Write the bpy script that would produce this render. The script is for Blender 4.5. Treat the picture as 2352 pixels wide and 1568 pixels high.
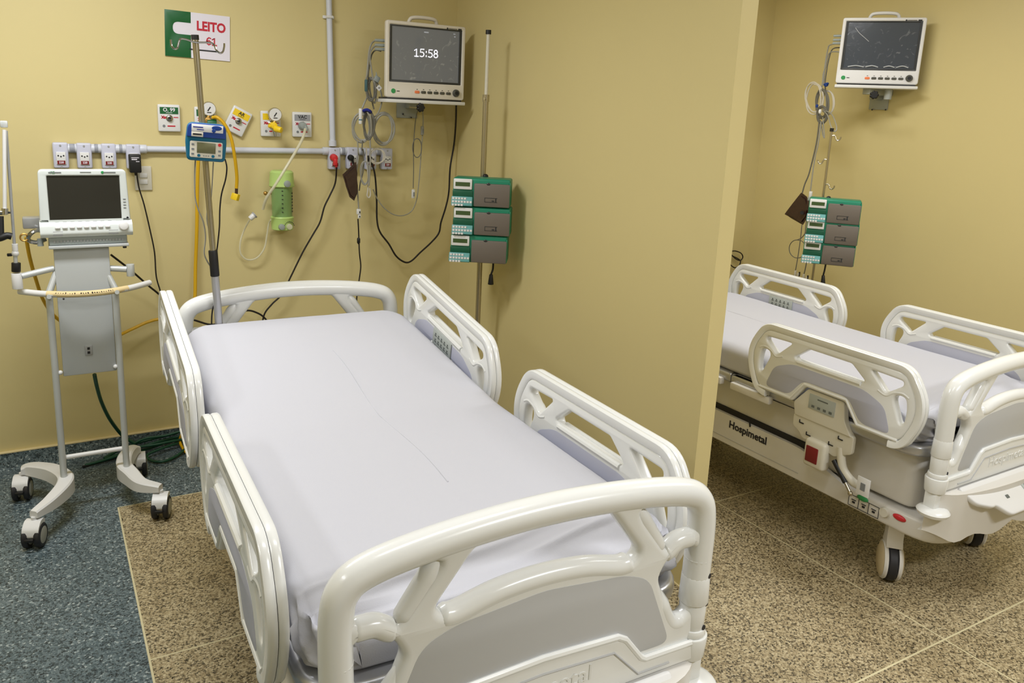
import bpy, bmesh, math, random
from mathutils import Vector, Matrix, noise
random.seed(7)
for o in list(bpy.data.objects): bpy.data.objects.remove(o)
C = bpy.context.scene.collection
PI = math.pi

# ------------------------------------------------------------ camera
F, CX, CY = 1825.76, 1137.2, 656.4
YAW, PITCH, ROLL = [math.radians(t) for t in (30.044, 12.503, -2.399)]
EYE = Vector((0, 0, 1.8))
_ca, _sa, _cb, _sb, _cc, _sc = math.cos(YAW), math.sin(YAW), math.cos(PITCH), math.sin(PITCH), math.cos(ROLL), math.sin(ROLL)
_fwd = Vector((_sa*_cb, _ca*_cb, -_sb)); _rt = Vector((_ca, -_sa, 0)); _dn = _fwd.cross(_rt)
CR = _rt*_cc + _dn*_sc; CD = -_rt*_sc + _dn*_cc
cam = bpy.data.cameras.new('camera'); camo = bpy.data.objects.new('camera', cam); C.objects.link(camo)
m = Matrix((CR, -CD, -_fwd)).transposed().to_4x4(); m.translation = EYE
camo.matrix_world = m
cam.sensor_width = 36; cam.lens = F/2352*36
cam.shift_x = (1176-CX)/2352; cam.shift_y = -(784-CY)/2352
cam.clip_start = 0.05
bpy.context.scene.camera = camo

# ------------------------------------------------------------ world, lights, exposure
sc = bpy.context.scene
w = bpy.data.worlds.new('world'); sc.world = w; w.use_nodes = True
w.node_tree.nodes['Background'].inputs[0].default_value = (1.0, 0.99, 0.97, 1)
w.node_tree.nodes['Background'].inputs[1].default_value = 0.18
def area(name, loc, sx, sy, power, col=(0.975, 0.985, 1.0)):
    l = bpy.data.lights.new(name, 'AREA'); l.shape = 'RECTANGLE'; l.size = sx; l.size_y = sy; l.energy = power; l.color = col
    o = bpy.data.objects.new(name, l); o.location = loc; C.objects.link(o); return o
area('ceiling_lamp', (-0.05, 2.9, 2.87), 1.2, 0.3, 46)
area('ceiling_lamp', (0.95, 1.0, 2.87), 1.2, 0.3, 14)
area('ceiling_lamp', (3.15, 3.0, 2.87), 0.3, 1.2, 30)
area('ceiling_lamp', (3.6, 0.8, 2.87), 1.2, 0.3, 27)
area('ceiling_lamp', (2.1, -0.9, 2.87), 1.2, 0.3, 74)
area('ceiling_lamp', (-1.6, 1.0, 2.87), 0.3, 1.2, 22)
sc.view_settings.view_transform = 'Standard'; sc.view_settings.look = 'None'
sc.view_settings.exposure = 0.0; sc.view_settings.gamma = 1; sc.view_settings.use_curve_mapping = False

# ------------------------------------------------------------ helpers
def A(u, v, axis, val):            # where the sight line of a picture point meets the plane axis = val
    q = CR*(u-CX) + CD*(v-CY) + _fwd*F
    return EYE + q*((val-EYE[axis])/q[axis])
def W(u, v, y=4.25): return A(u, v, 1, y)

def srgb(c):
    f = lambda x: x/12.92 if x <= 0.04045 else ((x+0.055)/1.055)**2.4
    return (f(c[0]), f(c[1]), f(c[2]), 1)
def mat(name, col, rough=0.5, metal=0.0, spec=0.5, bump=0.0, bscale=60, coat=0.0, emit=None, estr=1, trans=0, alpha=1, var=0.0, vscale=3):
    m = bpy.data.materials.new(name); m.use_nodes = True
    nt = m.node_tree; b = nt.nodes['Principled BSDF']
    c = srgb([x/255 for x in col])
    b.inputs['Base Color'].default_value = c
    b.inputs['Roughness'].default_value = rough; b.inputs['Metallic'].default_value = metal
    b.inputs['Specular IOR Level'].default_value = spec; b.inputs['Coat Weight'].default_value = coat
    b.inputs['Transmission Weight'].default_value = trans; b.inputs['Alpha'].default_value = alpha
    if emit: b.inputs['Emission Color'].default_value = srgb([x/255 for x in emit]); b.inputs['Emission Strength'].default_value = estr
    tc = nt.nodes.new('ShaderNodeTexCoord')
    if var:
        n = nt.nodes.new('ShaderNodeTexNoise'); n.inputs['Scale'].default_value = vscale; n.inputs['Detail'].default_value = 4
        nt.links.new(tc.outputs['Object'], n.inputs['Vector'])
        mx = nt.nodes.new('ShaderNodeMix'); mx.data_type = 'RGBA'
        mx.inputs['A'].default_value = tuple(x*(1-var) for x in c[:3])+(1,); mx.inputs['B'].default_value = tuple(min(1, x*(1+var)) for x in c[:3])+(1,)
        nt.links.new(n.outputs['Fac'], mx.inputs['Factor']); nt.links.new(mx.outputs['Result'], b.inputs['Base Color'])
    if bump:
        n = nt.nodes.new('ShaderNodeTexNoise'); n.inputs['Scale'].default_value = bscale; n.inputs['Detail'].default_value = 3
        nt.links.new(tc.outputs['Object'], n.inputs['Vector'])
        bp = nt.nodes.new('ShaderNodeBump'); bp.inputs['Strength'].default_value = bump; bp.inputs['Distance'].default_value = 0.004
        nt.links.new(n.outputs['Fac'], bp.inputs['Height']); nt.links.new(bp.outputs['Normal'], b.inputs['Normal'])
    return m
def terrazzo(name, cols, base, scale=95):
    m = bpy.data.materials.new(name); m.use_nodes = True; nt = m.node_tree; b = nt.nodes['Principled BSDF']
    g = nt.nodes.new('ShaderNodeNewGeometry')
    v = nt.nodes.new('ShaderNodeTexVoronoi'); v.inputs['Scale'].default_value = scale; v.inputs['Randomness'].default_value = 1
    v2 = nt.nodes.new('ShaderNodeTexVoronoi'); v2.inputs['Scale'].default_value = scale*2.3
    n = nt.nodes.new('ShaderNodeTexNoise'); n.inputs['Scale'].default_value = 2.2; n.inputs['Detail'].default_value = 5
    nd = nt.nodes.new('ShaderNodeTexNoise'); nd.inputs['Scale'].default_value = scale*0.8
    for x in (n, v2, nd): nt.links.new(g.outputs['Position'], x.inputs['Vector'])
    ad = nt.nodes.new('ShaderNodeVectorMath'); ad.operation = 'MULTIPLY_ADD'
    nt.links.new(nd.outputs['Color'], ad.inputs[0]); ad.inputs[1].default_value = (0.004,)*3; nt.links.new(g.outputs['Position'], ad.inputs[2])
    nt.links.new(ad.outputs[0], v.inputs['Vector'])
    def ramp(src, stops):
        r = nt.nodes.new('ShaderNodeValToRGB'); r.color_ramp.interpolation = 'CONSTANT'
        e = r.color_ramp.elements
        e[0].position = stops[0][0]; e[0].color = srgb([x/255 for x in stops[0][1]]); e[1].position = stops[1][0]; e[1].color = srgb([x/255 for x in stops[1][1]])
        for p, c in stops[2:]: k = e.new(p); k.color = srgb([x/255 for x in c])
        nt.links.new(src, r.inputs[0]); return r.outputs['Color']
    sep = nt.nodes.new('ShaderNodeSeparateColor'); nt.links.new(v.outputs['Color'], sep.inputs[0])
    sep2 = nt.nodes.new('ShaderNodeSeparateColor'); nt.links.new(v2.outputs['Color'], sep2.inputs[0])
    c1 = ramp(sep.outputs[0], cols); c2 = ramp(sep2.outputs[1], cols)
    mx = nt.nodes.new('ShaderNodeMix'); mx.data_type = 'RGBA'; mx.inputs['Factor'].default_value = 0.33
    nt.links.new(c1, mx.inputs['A']); nt.links.new(c2, mx.inputs['B'])
    m2 = nt.nodes.new('ShaderNodeMix'); m2.data_type = 'RGBA'; m2.blend_type = 'MULTIPLY'; m2.inputs['Factor'].default_value = 0.55
    cr = nt.nodes.new('ShaderNodeValToRGB'); cr.color_ramp.elements[0].position = 0.3; cr.color_ramp.elements[0].color = srgb([x/255 for x in base[0]]); cr.color_ramp.elements[1].position = 0.7; cr.color_ramp.elements[1].color = srgb([x/255 for x in base[1]])
    nt.links.new(n.outputs['Fac'], cr.inputs[0])
    nt.links.new(mx.outputs['Result'], m2.inputs['A']); nt.links.new(cr.outputs['Color'], m2.inputs['B'])
    nt.links.new(m2.outputs['Result'], b.inputs['Base Color'])
    b.inputs['Roughness'].default_value = 0.38; b.inputs['Specular IOR Level'].default_value = 0.35
    return m

M = {}
M['wall'] = mat('wall_paint', (212, 197, 143), 0.42, spec=0.35, bump=0.05, bscale=35, var=0.03, vscale=1.5)
M['wall_end'] = mat('wall_end_paint', (228, 212, 160), 0.5, spec=0.3)
M['ceiling'] = mat('ceiling_paint', (235, 232, 222), 0.8)
M['trim'] = mat('cream_trim', (225, 208, 160), 0.6)
M['tan'] = terrazzo('tan_terrazzo', [(0, (20, 16, 12)), (0.17, (112, 100, 78)), (0.34, (166, 152, 124)), (0.55, (186, 173, 144)), (0.8, (214, 203, 176))], ((200, 186, 146), (240, 234, 212)), 165)
M['blue'] = terrazzo('blue_terrazzo', [(0, (30, 38, 42)), (0.2, (72, 86, 92)), (0.42, (100, 114, 120)), (0.72, (122, 136, 140)), (0.94, (186, 194, 194))], ((205, 215, 215), (245, 248, 246)), 150)
M['grout'] = mat('strip_cream', (206, 196, 158), 0.5)
M['plastic'] = mat('white_bed_plastic', (225, 226, 224), 0.22, spec=0.5, coat=0.15)
M['panel'] = mat('pale_grey_panel', (180, 181, 182), 0.35)
M['panelb'] = mat('lilac_grey_panel', (176, 178, 194), 0.4)
M['beige'] = mat('warm_white_cover', (216, 213, 207), 0.35)
M['white'] = mat('white_plastic', (222, 222, 222), 0.35)
M['cream'] = mat('cream_plastic', (212, 208, 194), 0.4)
M['sheet'] = mat('white_cotton', (190, 190, 197), 0.85, spec=0.15, bump=0.12, bscale=500)
M['metal'] = mat('powder_grey', (168, 170, 172), 0.35, metal=0.3)
M['steel'] = mat('stainless', (178, 170, 150), 0.28, metal=0.9)
M['alu'] = mat('aluminium', (185, 186, 190), 0.3, metal=0.7)
M['vent'] = mat('ventilator_plastic', (214, 220, 218), 0.4)
M['ventg'] = mat('ventilator_grey', (150, 158, 156), 0.45)
M['column'] = mat('grey_sheet_metal', (176, 180, 180), 0.4)
M['cart'] = mat('cart_aluminium', (196, 200, 200), 0.35, metal=0.25)
M['black'] = mat('black_rubber', (16, 16, 18), 0.5)
M['tyre'] = mat('tyre_rubber', (34, 34, 38), 0.55)
M['hub'] = mat('castor_grey', (170, 170, 160), 0.45)
M['hubb'] = mat('castor_beige', (200, 184, 150), 0.45)
M['cable_black'] = mat('black_cable', (26, 20, 20), 0.45)
M['cable_grey'] = mat('grey_cable', (150, 148, 138), 0.45)
M['cable_dark'] = mat('dark_grey_cable', (104, 102, 94), 0.45)
M['cable_white'] = mat('white_cable', (200, 194, 180), 0.45)
M['yellow'] = mat('yellow_hose', (214, 168, 22), 0.4)
M['yellowb'] = mat('yellow_plastic', (240, 205, 30), 0.4)
M['greenhose'] = mat('green_hose', (14, 72, 50), 0.4)
M['clear'] = mat('clear_tubing', (226, 222, 196), 0.2, alpha=0.62)
M['green'] = mat('sign_green', (8, 92, 44), 0.4)
M['signwhite'] = mat('sign_white', (226, 222, 234), 0.35)
M['red'] = mat('red_print', (190, 26, 50), 0.5)
M['redb'] = mat('bright_red', (206, 40, 48), 0.4)
M['darkred'] = mat('dark_red', (120, 22, 28), 0.4)
M['ink'] = mat('black_print', (26, 26, 34), 0.5)
M['greyink'] = mat('grey_print', (120, 124, 128), 0.5)
M['greyband'] = mat('grey_band', (152, 154, 160), 0.5)
M['outlet'] = mat('lilac_outlet', (198, 200, 218), 0.4)
M['pvc'] = mat('grey_pvc', (206, 210, 222), 0.4)
M['chrome'] = mat('chrome', (190, 190, 190), 0.15, metal=1)
M['bracket'] = mat('bracket_grey', (160, 164, 160), 0.45, metal=0.2)
M['monwhite'] = mat('monitor_housing', (222, 216, 206), 0.4)
M['moncool'] = mat('monitor_housing_cool', (226, 226, 228), 0.4)
M['bezel'] = mat('dark_bezel', (48, 50, 52), 0.3)
M['glow'] = mat('lit_digits', (255, 255, 255), 0.4, emit=(235, 235, 255), estr=1.0)
M['glowdim'] = mat('dim_digits', (170, 175, 185), 0.4, emit=(170, 175, 190), estr=0.3)
M['ventscreen'] = mat('ventilator_screen', (44, 42, 34), 0.5, spec=0.3)
M['teal'] = mat('teal_plastic', (0, 96, 128), 0.35)
M['blue_'] = mat('blue_plastic', (24, 62, 140), 0.3)
M['lcd'] = mat('lcd_olive', (104, 104, 74), 0.35)
M['lcdgreen'] = mat('lcd_green', (62, 84, 44), 0.35)
M['pumpgreen'] = mat('pump_green', (18, 128, 98), 0.4)
M['pumpdark'] = mat('pump_dark_green', (10, 84, 60), 0.4)
M['pumpgrey'] = mat('pump_grey', (108, 100, 92), 0.5)
M['pumppad'] = mat('pump_pad_teal', (96, 160, 160), 0.5)
M['lime'] = mat('lime_plastic', (186, 216, 128), 0.3, alpha=0.93)
M['limeglass'] = mat('lime_glass', (140, 176, 110), 0.12, alpha=0.72)
M['cuff'] = mat('brown_nylon', (58, 38, 32), 0.32, bump=0.5, bscale=22)
M['navy'] = mat('navy_clip', (30, 40, 140), 0.4)
M['tealclip'] = mat('teal_clip', (60, 96, 104), 0.4)
M['tape'] = mat('masking_tape', (222, 200, 150), 0.7)
M['brass'] = mat('brass', (190, 150, 80), 0.35, metal=0.8)
M['orange'] = mat('orange_button', (240, 130, 80), 0.4)
M['btn'] = mat('dark_button', (78, 78, 72), 0.4)
M['greenbtn'] = mat('green_button', (50, 150, 84), 0.4)
M['keypad'] = mat('keypad_grey', (170, 176, 172), 0.45)
M['keydark'] = mat('keypad_marks', (96, 102, 100), 0.5)
M['crease'] = mat('film_crease', (196, 200, 206), 0.25)
M['dark'] = mat('dark_gap', (26, 24, 22), 0.7)
def film(name, a, b_):
    m = mat(name, a, 0.16, coat=0.6); nt = m.node_tree; b = nt.nodes['Principled BSDF']
    tc = nt.nodes.new('ShaderNodeTexCoord'); n = nt.nodes.new('ShaderNodeTexNoise'); n.inputs['Scale'].default_value = 16; n.inputs['Detail'].default_value = 6; n.inputs['Distortion'].default_value = 2.5
    nt.links.new(tc.outputs['Object'], n.inputs['Vector'])
    r = nt.nodes.new('ShaderNodeValToRGB'); r.color_ramp.elements[0].position = 0.60; r.color_ramp.elements[0].color = srgb([x/255 for x in a]); r.color_ramp.elements[1].position = 0.78; r.color_ramp.elements[1].color = srgb([x/255 for x in b_])
    nt.links.new(n.outputs['Fac'], r.inputs[0]); nt.links.new(r.outputs['Color'], b.inputs['Base Color'])
    bp = nt.nodes.new('ShaderNodeBump'); bp.inputs['Strength'].default_value = 0.25; bp.inputs['Distance'].default_value = 0.002
    nt.links.new(n.outputs['Fac'], bp.inputs['Height']); nt.links.new(bp.outputs['Normal'], b.inputs['Coat Normal'])
    return m
M['film'] = film('lit_screen_with_film', (92, 94, 96), (150, 152, 150))
M['film'].node_tree.nodes['Principled BSDF'].inputs['Emission Color'].default_value = srgb((0.42, 0.43, 0.44))
M['film'].node_tree.nodes['Principled BSDF'].inputs['Emission Strength'].default_value = 0.35
M['film2'] = film('dark_screen_with_film', (74, 80, 90), (130, 134, 140))

def catmull(pts, n=6, closed=False):
    P = [Vector(p) for p in pts]
    if len(P) < 3: return P
    out = []; k = len(P); rng = k if closed else k-1
    for i in range(rng):
        if closed: a, b, c, d = P[(i-1) % k], P[i], P[(i+1) % k], P[(i+2) % k]
        else: a, b, c, d = P[max(i-1, 0)], P[i], P[i+1], P[min(i+2, k-1)]
        for j in range(n):
            t = j/n
            out.append(0.5*((2*b)+(-a+c)*t+(2*a-5*b+4*c-d)*t*t+(-a+3*b-3*c+d)*t*t*t))
    if not closed: out.append(P[-1])
    return out
def fillet(poly, r, n=5):
    out = []; k = len(poly)
    for i in range(k):
        p0, p1, p2 = Vector(poly[i-1]), Vector(poly[i]), Vector(poly[(i+1) % k])
        rr = r[i] if isinstance(r, (list, tuple)) else r
        a = (p0-p1); b = (p2-p1); ra = min(rr, a.length*0.48); rb = min(rr, b.length*0.48)
        if ra < 1e-5: out.append(tuple(p1)); continue
        s = p1+a.normalized()*ra; e = p1+b.normalized()*rb
        for j in range(n+1):
            t = j/n; out.append(tuple(s*(1-t)**2+p1*2*t*(1-t)+e*t*t))
    return out

class B:
    """collects geometry for ONE mesh object"""
    def __init__(s): s.bm = bmesh.new()
    def box(s, c, d, bev=0, seg=2, rot=None):
        g = bmesh.new(); bmesh.ops.create_cube(g, size=1)
        for v in g.verts: v.co = Vector((v.co.x*d[0], v.co.y*d[1], v.co.z*d[2]))
        if bev: bmesh.ops.bevel(g, geom=list(g.edges), offset=min(bev, min(d)*0.45), segments=seg, affect='EDGES', profile=0.5)
        mt = Matrix.Translation(c)
        if rot: mt = mt @ rot.to_4x4()
        bmesh.ops.transform(g, matrix=mt, verts=list(g.verts)); s.add(g); return s
    def add(s, g, mt=None):
        me = bpy.data.meshes.new('t'); g.to_mesh(me); g.free()
        if mt: me.transform(mt)
        s.bm.from_mesh(me); bpy.data.meshes.remove(me)
    def addmesh(s, me, mt=None):
        if mt: me.transform(mt)
        s.bm.from_mesh(me); bpy.data.meshes.remove(me); return s
    def ring(s, loops, cap=True, closed=False):
        bm = s.bm; V = [[bm.verts.new(p) for p in L] for L in loops]; n = len(loops[0])
        rng = len(V) if closed else len(V)-1
        for i in range(rng):
            a, b = V[i], V[(i+1) % len(V)]
            for j in range(n):
                try: bm.faces.new((a[j], a[(j+1) % n], b[(j+1) % n], b[j]))
                except ValueError: pass
        if cap and not closed:
            bm.faces.new(V[0][::-1]); bm.faces.new(V[-1])
        return s
    def tube(s, pts, r, seg=8, n=6, smooth=True, closed=False, cap=True):
        P = catmull(pts, n, closed) if smooth else [Vector(p) for p in pts]
        rr = r if callable(r) else (lambda t: r)
        t0 = (P[1]-P[0]).normalized(); up = Vector((0, 0, 1)) if abs(t0.z) < 0.9 else Vector((1, 0, 0))
        nrm = t0.cross(up).normalized(); loops = []; k = len(P)
        for i in range(k):
            if closed: t = (P[(i+1) % k]-P[i-1]).normalized()
            else: t = (P[min(i+1, k-1)]-P[max(i-1, 0)]).normalized()
            nrm = (nrm-t*nrm.dot(t))
            if nrm.length < 1e-6: nrm = t.orthogonal()
            nrm.normalize(); bn = t.cross(nrm); R_ = rr(i/(k-1))
            loops.append([P[i]+(nrm*math.cos(2*PI*j/seg)+bn*math.sin(2*PI*j/seg))*R_ for j in range(seg)])
        return s.ring(loops, cap, closed)
    def cyl(s, p0, p1, r0, r1=None, seg=20, bev=0.0):
        p0, p1 = Vector(p0), Vector(p1); r1 = r0 if r1 is None else r1
        d = (p1-p0).normalized(); L = (p1-p0).length; a = d.orthogonal().normalized(); b = d.cross(a)
        st = [(0, r0), (L, r1)]
        if bev: st = [(0, r0-bev), (bev*0.3, r0-bev*0.3), (bev, r0), (L-bev, r1), (L-bev*0.3, r1-bev*0.3), (L, r1-bev)]
        return s.ring([[p0+d*h+(a*math.cos(2*PI*j/seg)+b*math.sin(2*PI*j/seg))*r for j in range(seg)] for h, r in st])
    def lathe(s, prof, o=(0, 0, 0), ax=(0, 0, 1), seg=24):
        o = Vector(o); d = Vector(ax).normalized(); a = d.orthogonal().normalized(); b = d.cross(a)
        return s.ring([[o+d*h+(a*math.cos(2*PI*j/seg)+b*math.sin(2*PI*j/seg))*max(r, 1e-4) for j in range(seg)] for h, r in prof])
    def sphere(s, c, r, sc_=(1, 1, 1), seg=14):
        g = bmesh.new(); bmesh.ops.create_uvsphere(g, u_segments=seg, v_segments=seg//2+1, radius=r)
        s.add(g, Matrix.Translation(c) @ Matrix.Diagonal((*sc_, 1))); return s
    def prism(s, poly, y0, y1, plane='xz'):
        f = {'xz': lambda p, t: (p[0], t, p[1]), 'xy': lambda p, t: (p[0], p[1], t), 'yz': lambda p, t: (t, p[0], p[1])}[plane]
        return s.ring([[f(p, y0) for p in poly], [f(p, y1) for p in poly]])
    def plate(s, outline, holes, thick, bev, mt, res=2):
        cu = bpy.data.curves.new('c', 'CURVE'); cu.dimensions = '2D'; cu.fill_mode = 'BOTH'
        cu.extrude = max(thick/2-bev, 0); cu.bevel_depth = bev; cu.bevel_resolution = res; cu.offset = -bev
        for loop in [outline]+holes:
            sp = cu.splines.new('POLY'); sp.points.add(len(loop)-1); sp.use_cyclic_u = True
            for i, p in enumerate(loop): sp.points[i].co = (p[0], p[1], 0, 1)
        o = bpy.data.objects.new('c', cu); C.objects.link(o)
        dg = bpy.context.evaluated_depsgraph_get(); me = bpy.data.meshes.new_from_object(o.evaluated_get(dg))
        bpy.data.objects.remove(o); bpy.data.curves.remove(cu)
        return s.addmesh(me, mt)
    def text(s, body, size, mt, ext=0.0006, align='CENTER', bold=0.0, sx=1.0):
        cu = bpy.data.curves.new('t', 'FONT'); cu.body = body; cu.size = size; cu.extrude = ext; cu.offset = bold
        cu.align_x = align; cu.align_y = 'CENTER'; cu.resolution_u = 3
        o = bpy.data.objects.new('t', cu); C.objects.link(o)
        dg = bpy.context.evaluated_depsgraph_get(); me = bpy.data.meshes.new_from_object(o.evaluated_get(dg))
        bpy.data.objects.remove(o); bpy.data.curves.remove(cu)
        return s.addmesh(me, mt @ Matrix.Diagonal((sx, 1, 1, 1)))
    def build(s, name, m_, parent=None, loc=None, angle=40, merge=True):
        if merge: bmesh.ops.remove_doubles(s.bm, verts=list(s.bm.verts), dist=1e-5)
        bmesh.ops.recalc_face_normals(s.bm, faces=list(s.bm.faces))
        me = bpy.data.meshes.new(name); s.bm.to_mesh(me); s.bm.free()
        for p in me.polygons: p.use_smooth = True
        me.set_sharp_from_angle(angle=math.radians(angle))
        me.materials.append(M[m_] if isinstance(m_, str) else m_)
        o = bpy.data.objects.new(name, me); C.objects.link(o)
        if parent: o.parent = parent
        if loc: o.location = loc
        return o
def tag(o, label=None, cat=None, group=None, kind=None):
    if label: o['label'] = label
    if cat: o['category'] = cat
    if group: o['group'] = group
    if kind: o['kind'] = kind
    return o
def thing(name, label, cat, loc=(0, 0, 0), rz=0, group=None):
    o = bpy.data.objects.new(name, None); C.objects.link(o); o.location = loc; o.rotation_euler = (0, 0, rz); o.empty_display_size = 0.05
    return tag(o, label, cat, group)
def copy_tree(o, parent=None):
    c = o.copy(); C.objects.link(c)
    if parent: c.parent = parent
    for ch in list(o.children): copy_tree(ch, c)
    return c
# local frame of something hung on a wall: x right, z up, front toward -y; FR maps plate/text XY to XZ facing -y
def FR(x, y, z, roll=0): return Matrix.Translation((x, y, z)) @ Matrix.Rotation(roll, 4, 'Y') @ Matrix.Rotation(PI/2, 4, 'X')
def rrect(w, h, r, cx=0, cy=0, n=4): return [(cx+p[0], cy+p[1]) for p in fillet([(-w/2, -h/2), (w/2, -h/2), (w/2, h/2), (-w/2, h/2)], r, n)]

# ------------------------------------------------------------ the room
D = 4.26; XR = 4.70; ZC = 2.9
def struct(name, b, m_, parent=None):
    o = b.build(name, m_, parent); 
    if not parent: o['kind'] = 'structure'
    return o
fl = struct('floor', B().box((1.3, 0.6, -0.0512), (7.4, 7.9, 0.1)), 'grout')
xs = [0.2, 1.4625, 2.725, 3.9875, 4.98]; ys = [3.62, 2.498, 1.362, 0.23, -0.9, -2.03, -3.2]
g = 0.0036
for i in range(len(xs)-1):
    for j in range(len(ys)-1):
        b = B(); cx, cy = (xs[i]+xs[i+1])/2, (ys[j]+ys[j+1])/2
        b.box((cx, cy, -0.005), (xs[i+1]-xs[i]-2*g, ys[j]-ys[j+1]-2*g, 0.01), 0.0008, 1)
        t = b.build('floor_tile', 'tan', fl)
for (x0, x1, y0, y1) in [(-2.35, 0.2-g, -3.2, 3.62+g), (-2.35, 4.98, 3.62+g, 4.4)]:
    B().box(((x0+x1)/2, (y0+y1)/2, -0.005), (x1-x0, y1-y0, 0.01)).build('floor_tile', 'blue', fl)['label'] = 'speckled blue-grey terrazzo field'
struct('wall_back', B().box((1.3, D+0.06, 1.4), (7.4, 0.12, 3.1)), 'wall')
struct('wall_left', B().box((-2.35, 0.6, 1.4), (0.1, 7.6, 3.1)), 'wall')
struct('wall_right', B().box((XR+0.05, 2.2, 1.4), (0.1, 4.3, 3.1)), 'wall')
struct('wall_front', B().box((1.3, -3.25, 1.4), (7.4, 0.1, 3.1)), 'wall')
pw = B().prism([(2.14, D+0.01), (2.072, 2.022), (2.143, 2.018), (2.211, D+0.01)], 0.0, ZC, 'xy')
struct('wall_partition', pw, 'wall')
struct('ceiling', B().box((1.3, 0.6, ZC+0.05), (7.4, 7.9, 0.1)), 'ceiling')
# cove skirting
cv = [(D, 0.0), (D-0.05, 0.0), (D-0.032, 0.008), (D-0.022, 0.03), (D-0.018, 0.08), (D, 0.08)]
struct('baseboard_back', B().prism(cv, -2.3, 2.15, 'yz'), 'blue')
struct('trim_1', B().box((-0.07, D-0.009, 0.0835), (4.43, 0.02, 0.007), 0.002), 'trim')
t2 = B(); t2.ring([[(2.132, D-0.06, 0), (2.066, 2.03, 0), (2.072, 2.03, 0), (2.14, D-0.06, 0)], [(2.132, D-0.06, 0.006), (2.066, 2.03, 0.006), (2.072, 2.03, 0.006), (2.14, D-0.06, 0.006)]])
struct('trim_2', t2, 'trim')
# seam between the two paint fields on the right wall side of bay one (thin raised joint strip)

# ------------------------------------------------------------ hospital beds
def bed_z(y, hinge, raise_, L=1.93): return max(0.0, (y-hinge))/(L-hinge)*raise_

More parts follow.
